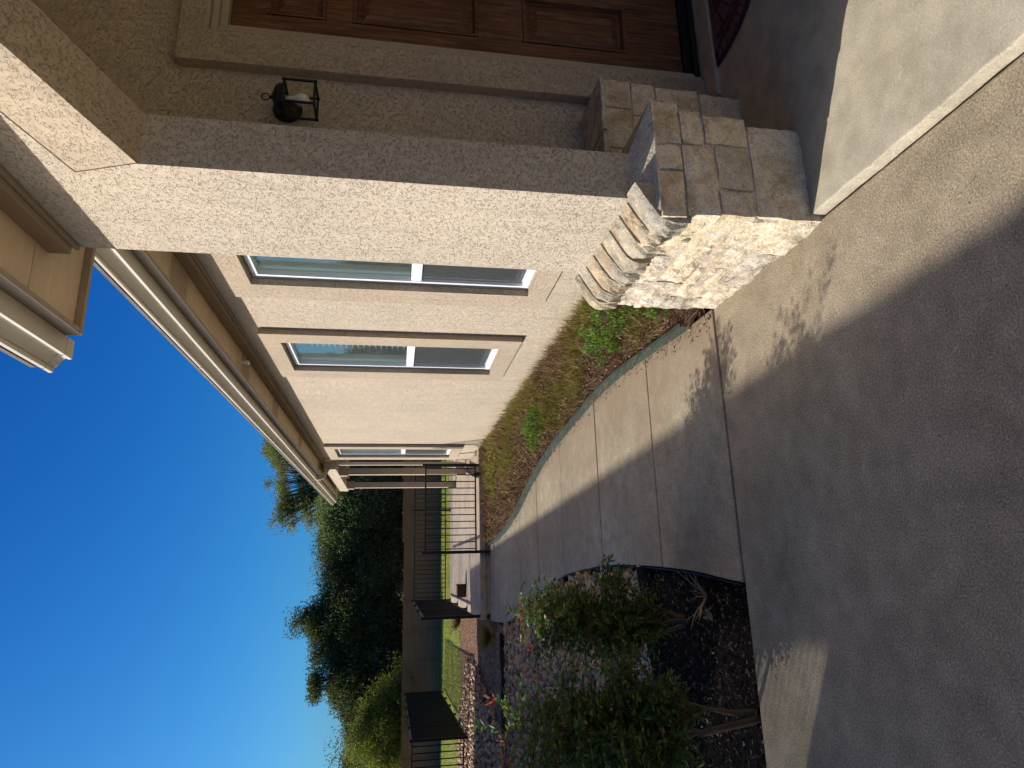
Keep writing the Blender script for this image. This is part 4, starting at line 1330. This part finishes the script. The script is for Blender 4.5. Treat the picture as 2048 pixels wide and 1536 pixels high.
gc = npmesh('ground_cover', V3, np.concatenate([F, T2]), [M['blade_brown'], M['blade_olive']], np.concatenate([mi, mi2, mi2]))
tag(gc, 'dry brown and olive ground cover filling the bed below the windows', 'ground cover', kind='stuff')

def leafy_clump(name, label, c, rx, ry, h, n, mat, L=(0.012, 0.022), group=None):
    u = unit(rng.normal(size=(n, 3))); rad = rng.uniform(0.45, 1.0, n) ** 0.5
    u[:, 2] = np.abs(u[:, 2])
    nz = 1 + 0.35 * np.array([mnoise.noise(Vector(q) * 2.3 + Vector(c)) for q in u])
    P_ = u * (rad * nz)[:, None] * np.array([rx, ry, h]) + np.array(c)
    ok = np.array([mnoise.noise(Vector(q) * 8.5) + 0.5 * mnoise.noise(Vector(q) * 19) for q in P_]) > -0.12 + 0.25 * (rad - 0.8)
    P_, u = P_[ok], u[ok]; n = len(P_)
    D = unit(u * 0.7 + rng.normal(size=(n, 3)) * 0.6 + np.array([0, 0, 0.3]))
    V, F = leaf_quads(P_, rng.uniform(*L, n), rng.uniform(L[0] * 0.4, L[1] * 0.45, n), D)
    root = rooted(name, c, label, 'plant', group)
    npmesh('foliage', V, F, mat, parent=root)
    b = MB()
    for k in range(7):
        a = rng.uniform(0, 6.28)
        b.tube([(c[0], c[1], c[2] - 0.03), (c[0] + 0.5 * rx * math.cos(a), c[1] + 0.5 * ry * math.sin(a), c[2] + h * 0.7)], [0.004, 0.002], 5)
    b.obj('stems', M['stem'], root)
    return root
leafy_clump('leafy_plant', 'bright green leafy plant in the bed, nearest the stone base', (1.68, 4.25, 0.06), 0.27, 0.72, 0.17, 7500, M['blade_green'], (0.009, 0.018))
leafy_clump('leafy_plant', 'green leafy plant in the bed midway along the wall', (1.50, 7.0, 0.06), 0.26, 0.7, 0.13, 4500, M['blade_green'], (0.010, 0.02))
leafy_clump('leafy_plant', 'small green weed against the far corner of the stone base', (1.45, 3.35, 0.06), 0.10, 0.22, 0.10, 600, M['blade_green'])
leafy_clump('leafy_plant', 'low green plant at the far end of the bed near the drain hose', (1.45, 10.2, 0.08), 0.35, 0.7, 0.15, 1500, M['blade_olive'], (0.015, 0.03))
# twiggy brown mats
# ================================================================== SHRUBS (nandina)
def nandina(name, label, base, stems, leaves, redtips, lscale=1.0, trunk_h=0.2):
    root = rooted(name, base, label, 'shrub', 'shrubs in the dark soil bed')
    C = []; D = []; tips = []
    bst = MB()
    trunks = []
    for k in range(3):
        a = k * 2.1 + 0.4
        q0 = Vector((base[0] + 0.02 * math.cos(a), base[1] + 0.02 * math.sin(a), base[2]))
        q1 = q0 + Vector((0.05 * math.cos(a) + rng.uniform(-.02, .02), 0.05 * math.sin(a), trunk_h + 0.04 * k))
        bst.tube([q0, q0.lerp(q1, 0.5) + Vector((rng.uniform(-.012, .012), rng.uniform(-.012, .012), 0)), q1], [0.016, 0.013, 0.009], 7)
        trunks.append(q1)
    for si, (tx, ty, tz, r0) in enumerate(stems):
        p0 = trunks[si % 3].copy(); r0 = r0 * 0.8
        p3 = Vector((tx, ty, tz))
        mid = p0.lerp(p3, 0.5) + Vector((rng.uniform(-.03, .03), rng.uniform(-.03, .03), 0.04))
        path = [p0, p0.lerp(mid, 0.5) + Vector((0, 0, 0.02)), mid, p3]
        bst.tube(path, [r0, r0 * 0.85, r0 * 0.6, r0 * 0.3], 6)
        # compound leaf sprays
        for q in range(leaves):
            s = rng.uniform(0.12, 1.0) ** 0.8
            pb_ = Vector(path[2]).lerp(p3, (s - 0.5) * 2) if s > 0.5 else p0.lerp(mid, s * 2)
            dr = Vector(unit(rng.normal(size=(1, 3)) * np.array([1, 1, 0.45]))[0]); dr.z += 0.15; dr.normalize()
            ln_ = rng.uniform(0.08, 0.19)
            bst.tube([pb_, pb_ + dr * ln_ * 0.6 + Vector((0, 0, 0.012)), pb_ + dr * ln_], [0.0016, 0.0012, 0.0008], 4)
            for k in range(13):
                f = 0.15 + 0.85 * k / 12
                pp = pb_ + dr * ln_ * f + Vector((0, 0, 0.012 * math.sin(f * 3.14)))
                sd2 = dr.cross(Vector((0, 0, 1)))
                if sd2.length < 1e-3: sd2 = Vector((1, 0, 0))
                sd2.normalize()
                sg = 1 if k % 2 else -1
                ld = (dr * 0.6 + sd2 * sg * 0.8 + Vector(rng.normal(size=3)) * 0.25 + Vector((0, 0, -0.15))).normalized()
                C.append(pp + ld * 0.02 * lscale); D.append(ld)
        tips.append(p3)
    C = np.array([c[:] for c in C]); D = np.array([d_[:] for d_ in D])
    n = len(C)
    V, F = leaf_quads(C, rng.uniform(0.012, 0.022, n) * lscale, rng.uniform(0.0045, 0.0078, n) * lscale, D)
    npmesh('foliage', V, F, M['leaf_nand'], parent=root)
    C = []; D = []
    for tp in redtips:
        for k in range(13):
            d_ = Vector(rng.normal(size=3)); d_.z = abs(d_.z) + 0.5; d_.normalize()
            C.append(Vector(tp) + d_ * rng.uniform(0.0, 0.05)); D.append(d_)
    V, F = leaf_quads(np.array([c[:] for c in C]), rng.uniform(0.008, 0.015, len(C)), rng.uniform(0.0025, 0.004, len(C)), np.array([d_[:] for d_ in D]))
    npmesh('red_tips', V, F, M['leaf_red'], parent=root)['kind'] = 'stuff'
    bst.obj('stems', M['stem'], root)
    return root
st1 = [(-0.285 + 0.175 * math.cos(a) * r_, 3.68 + 0.20 * math.sin(a) * r_, h, 0.007) for a, r_, h in zip(np.linspace(0, 12.5, 13), [0.3, 0.9, 1.0, 0.6, 1.0, 0.5, 1, 0.9, 0.7, 1, 0.9, 0.5, 0.2], [0.90, 0.72, 0.55, 0.83, 0.62, 0.88, 0.46, 0.66, 0.80, 0.38, 0.52, 0.86, 0.92])]
nandina('leafy_shrub', 'leafy green shrub with red tips beside the curved walkway, nearer the house', (-0.33, 3.74, -0.03), st1, 62, [(-0.27, 3.62, 0.93), (-0.33, 3.66, 0.90), (-0.22, 3.70, 0.90), (-0.42, 3.7, 0.86)], trunk_h=0.08)
st2 = [(-0.72 + 0.23 * math.cos(a) * r_, 3.12 + 0.20 * math.sin(a) * r_, h, 0.009) for a, r_, h in zip(np.linspace(0.5, 17, 19), [0.3, 0.9, 1.0, 0.6, 1.0, 0.5, 1, 0.9, 0.7, 1, 0.9, 0.5, 0.2, 1, 0.8, 1.0, 0.6, 0.9, 1.0], [1.10, 0.92, 0.75, 1.03, 0.72, 1.08, 0.56, 0.86, 1.00, 0.48, 0.72, 1.06, 0.95, 0.62, 0.8, 0.45, 0.9, 0.55, 0.68])]
nandina('leafy_shrub', 'larger green shrub with red tips and bare lower stems beside the landing', (-0.69, 3.05, -0.03), st2, 56, [(-0.56, 3.08, 1.16), (-0.73, 3.1, 1.12), (-0.80, 3.06, 1.09)], trunk_h=0.22)
b = MB()
# dead twig plant
dt = rooted('dead_plant', (-0.17, 3.42, -0.03), 'small dead twiggy plant with a dry curled leaf in the dark soil', 'plant')
b = MB()
for k in range(11):
    a = rng.uniform(0, 6.28); l_ = rng.uniform(0.07, 0.16)
    p0 = Vector((-0.18, 3.43, -0.03)); p1 = p0 + Vector((math.cos(a) * l_ * 0.6, math.sin(a) * l_ * 0.6, l_ * 0.5)); p2 = p1 + Vector((math.cos(a + .3) * l_ * 0.5, math.sin(a + .3) * l_ * 0.5, l_ * 0.25))
    b.tube([p0, p1, p2], [0.004, 0.003, 0.0015], 5)
    p3 = p1 + Vector((math.cos(a - .9) * l_ * 0.4, math.sin(a - .9) * l_ * 0.4, l_ * 0.2)); b.tube([p1, p3], [0.0022, 0.001], 5)
b.obj('twigs', M['twig'], dt)
V, F = leaf_quads(np.array([(-0.27, 3.37, 0.0), (-0.245, 3.355, 0.012), (-0.285, 3.40, 0.008), (-0.26, 3.385, 0.02)]), [0.04, 0.032, 0.028, 0.03], [0.016, 0.014, 0.012, 0.012], unit(np.array([(1, .5, .3), (-.3, 1, .2), (.5, -1, .5), (1, 1, 0.6)])))
npmesh('dry_leaf', V, F, M['twig'], parent=dt)

# grass tuft by the mulch bed
def tuft(name, label, c, r, h, n, mat):
    a = rng.uniform(0, 6.28, n); q = rng.uniform(0, 0.25, n) * r
    B = np.stack([c[0] + q * np.cos(a), c[1] + q * np.sin(a), np.full(n, c[2])], 1)
    ln = np.stack([np.cos(a), np.sin(a), np.zeros(n)], 1) * rng.uniform(0.3, 1.1, (n, 1)) * r
    V, F = blades(B, rng.uniform(0.4, 1.0, n) * h, np.full(n, 0.004), ln)
    return tag(npmesh(name, V, F, mat), label, 'grass tuft')
tuft('grass_tuft', 'shaded round grass tuft in the mulch bed left of the patio step', (-1.12, 11.5, 0.02), 0.24, 0.24, 900, M['blade_olive'])
tuft('grass_tuft', 'dry orange grass tuft in the sunny mulch beyond the patio railing', (-1.2, 16.2, 0.08), 0.3, 0.3, 500, M['blade_brown'])

# lawn grass
n = 42000
xx = rng.uniform(-7, 7, n); yy_ = 16.05 + 7.5 * rng.uniform(0, 1, n) ** 1.2
ok = (xx < -0.95) | (yy_ > 18.0)
xx, yy_ = xx[ok], yy_[ok]
V, F = blades(np.stack([xx, yy_, 0.07 - 0.006 * (yy_ - 16)], 1), rng.uniform(0.03, 0.07, len(xx)), rng.uniform(0.006, 0.011, len(xx)), rng.normal(size=(len(xx), 3)) * np.array([.03, .03, 0]))
tag(npmesh('lawn_grass', V, F, M['grass']), 'short yellow-green grass blades of the lawn', 'grass', kind='stuff')

# ================================================================== TREES
def tree(name, label, base, trunk_top, crowns, nclump, nleaf, leaf, mat, droop=0.0, trunk_r=0.16, group='trees behind the back fence', spread=0.34, branches=14):
    root = rooted(name, base, label, 'tree', group)
    C = []; Dv = []; Sz = []
    vol = np.array([c[3] * c[4] * c[5] for c in crowns]) ** (2 / 3); vol = vol / vol.sum()
    bt = MB()
    b0 = Vector(base); t0 = Vector(trunk_top)
    bt.tube([b0, b0.lerp(t0, 0.5) + Vector((rng.uniform(-.15, .15), 0, 0)), t0], [trunk_r, trunk_r * 0.8, trunk_r * 0.5], 8)
    nb = 0
    for ci, c in enumerate(crowns):
        m_ = max(3, int(nclump * vol[ci]))
        u = unit(rng.normal(size=(m_, 3))); r_ = rng.uniform(0.25, 1.0, m_) ** 0.45
        nz = 1 + 0.22 * np.array([mnoise.noise(Vector(q) * 1.9 + Vector(c[:3])) for q in u])
        cc = u * (r_ * nz)[:, None] * np.array(c[3:6]) + np.array(c[:3])
        for q in range(m_):
            cnt = int(nleaf * 2.3 * rng.uniform(0.5, 1.5))
            sp = spread * rng.uniform(0.6, 1.3)
            P_ = np.clip(rng.normal(size=(cnt, 3)), -1.9, 1.9) * sp * np.array([1, 1, 0.6]) + cc[q]
            if droop: P_[:, 2] -= droop * rng.uniform(0, 1, cnt) ** 2
            C.append(P_)
            out = unit((P_ - np.array(c[:3])) / np.array(c[3:6]))
            Dv.append(unit(out * 0.5 + rng.normal(size=(cnt, 3)) * 0.7 + np.array([0, 0, -droop])))
            if q % max(1, int(m_ / branches)) == 0:
                e = Vector(cc[q]); md = t0.lerp(e, 0.5) + Vector((rng.uniform(-.2, .2), rng.uniform(-.2, .2), -0.1))
                st_ = b0.lerp(t0, rng.uniform(0.5, 1.0))
                bt.tube([st_, md, e], [trunk_r * 0.4, trunk_r * 0.22, 0.015], 5)
    C = np.concatenate(C); Dv = np.concatenate(Dv)
    n = len(C)
    V, F = leaf_quads(C, rng.uniform(0.5, 1.1, n) * leaf * 0.72, rng.uniform(0.2, 0.42, n) * leaf * 0.72, Dv)
    npmesh('crown', V, F, mat, parent=root)
    bt.obj('trunk', M['bark'], root)
    return root
tree('feathery_tree', 'tall feathery grey-green tree rising behind the patio roof', (4.6, 32, 0), (4.4, 32, 3.2), [(4.3, 32, 5.9, 1.7, 1.6, 1.7), (3.3, 32, 6.3, 1.1, 1.2, 0.8), (5.4, 32.3, 6.7, 1.2, 1.2, 1.1), (2.7, 31.8, 5.2, 0.9, 1.0, 0.7), (2.5, 32, 6.6, 0.7, 0.8, 0.6), (5.8, 32, 5.0, 1.6, 1.5, 1.4)], 250, 85, 0.075, M['leaf_mesq'], spread=0.21, branches=110)
tree('broadleaf_tree', 'dusty grey-green tree showing between the patio columns', (3.0, 27, 0), (3.0, 27, 1.8), [(3.2, 27, 2.9, 1.7, 1.3, 1.5), (2.0, 27.2, 3.6, 1.0, 1.0, 1.0), (4.6, 27.2, 2.8, 1.6, 1.3, 1.6)], 200, 150, 0.085, M['leaf_grey'])
tree('broadleaf_tree', 'broad dark tree directly behind the middle of the back fence', (0.5, 27.6, 0), (0.5, 27.6, 1.9), [(0.6, 27.8, 2.8, 1.3, 1.2, 1.6), (1.3, 27.6, 3.6, 0.9, 1.0, 0.9), (-0.4, 27.6, 3.3, 1.2, 1.0, 1.0), (0.2, 27.2, 2.0, 1.6, 1.0, 1.1), (0.2, 28, 3.9, 0.9, 0.8, 0.6), (1.7, 27.9, 4.0, 0.8, 0.8, 0.6), (-0.8, 28.1, 3.9, 0.6, 0.6, 0.6)], 260, 150, 0.08, M['leaf_oak'])
tree('evergreen_tree', 'dark evergreen with the highest pointed tip, left of the broad dark tree', (-1.9, 28, 0), (-1.9, 28, 3.5), [(-1.9, 28, 2.4, 1.4, 1.2, 1.8), (-1.8, 28, 4.2, 0.65, 0.6, 0.9), (-2.6, 28, 3.5, 0.8, 0.7, 0.9), (-1.2, 28, 3.5, 0.7, 0.7, 0.8), (-1.75, 28, 5.0, 0.18, 0.2, 0.45)], 220, 150, 0.085, M['leaf_dark'], droop=0.1, spread=0.26)
tree('evergreen_tree', 'dark evergreen with several short pointed tips, right of the yellow-green tree', (-3.7, 28, 0), (-3.7, 28, 3.0), [(-3.7, 28, 2.2, 1.4, 1.2, 1.6), (-3.2, 28, 3.9, 0.55, 0.5, 0.85), (-4.1, 28, 4.0, 0.45, 0.5, 0.85), (-4.6, 28, 3.1, 0.6, 0.6, 0.8), (-5.1, 28.2, 2.3, 0.9, 0.8, 1.0), (-5.7, 28.3, 2.5, 0.8, 0.8, 0.9), (-2.5, 28.2, 4.1, 0.4, 0.4, 0.6)], 240, 150, 0.085, M['leaf_dark'], droop=0.1, spread=0.24)
tree('feathery_tree', 'yellow-green feathery tree leaning over the fence at far left', (-4.9, 24.7, 0), (-4.8, 24.7, 1.3), [(-5.0, 24.7, 1.7, 1.3, 1.0, 1.1), (-5.7, 24.7, 2.2, 1.0, 0.9, 0.9), (-3.7, 24.5, 1.2, 0.6, 0.6, 0.6), (-4.5, 24.6, 2.0, 0.6, 0.6, 0.6)], 170, 120, 0.06, M['leaf_yel'], droop=0.25, spread=0.24)
tree('broadleaf_tree', 'green tree at the far left edge, behind the yellow-green tree', (-7.6, 29, 0), (-7.6, 29, 1.5), [(-7.4, 29, 2.2, 1.8, 1.5, 1.5), (-9.3, 29, 2.4, 1.8, 1.5, 1.7)], 170, 140, 0.09, M['leaf_oak'])
tree('broadleaf_tree', 'dark green tree filling the gap behind the patio post, low over the fence', (2.1, 29.5, 0), (2.1, 29.5, 1.5), [(2.1, 29.5, 1.9, 1.9, 1.0, 1.3), (3.6, 29.6, 2.4, 1.5, 1.0, 1.2), (2.0, 29.3, 3.2, 1.1, 0.9, 0.9)], 190, 150, 0.09, M['leaf_oak'])

# dry litter along the edging and the joints
n = 420
yv = 3.0 + 8.0 * rng.uniform(0, 1, n) ** 1.6
side = rng.uniform(size=n) < 0.72
xv = np.where(side, np.array([re(v) for v in yv]) - np.abs(rng.normal(0, 0.045, n)) - 0.02, rng.uniform(0.1, 1.2, n))
yv = np.where(side, yv, np.where(rng.uniform(size=n) < 0.5, 2.972 + rng.normal(0, 0.02, n), rng.uniform(1.2, 6, n)))
C = np.stack([xv, yv, np.full(n, 0.012)], 1)
D = unit(rng.normal(size=(n, 3)) * np.array([1, 1, 0.25]))
sz = np.where(side, rng.uniform(0.004, 0.014, n), rng.uniform(0.002, 0.006, n))
V, F = leaf_quads(C, sz, sz * 0.45, D)
tag(npmesh('leaf_litter', V, F, M['blade_brown']), 'bits of dry leaf scattered along the walkway edging', 'litter', kind='stuff')
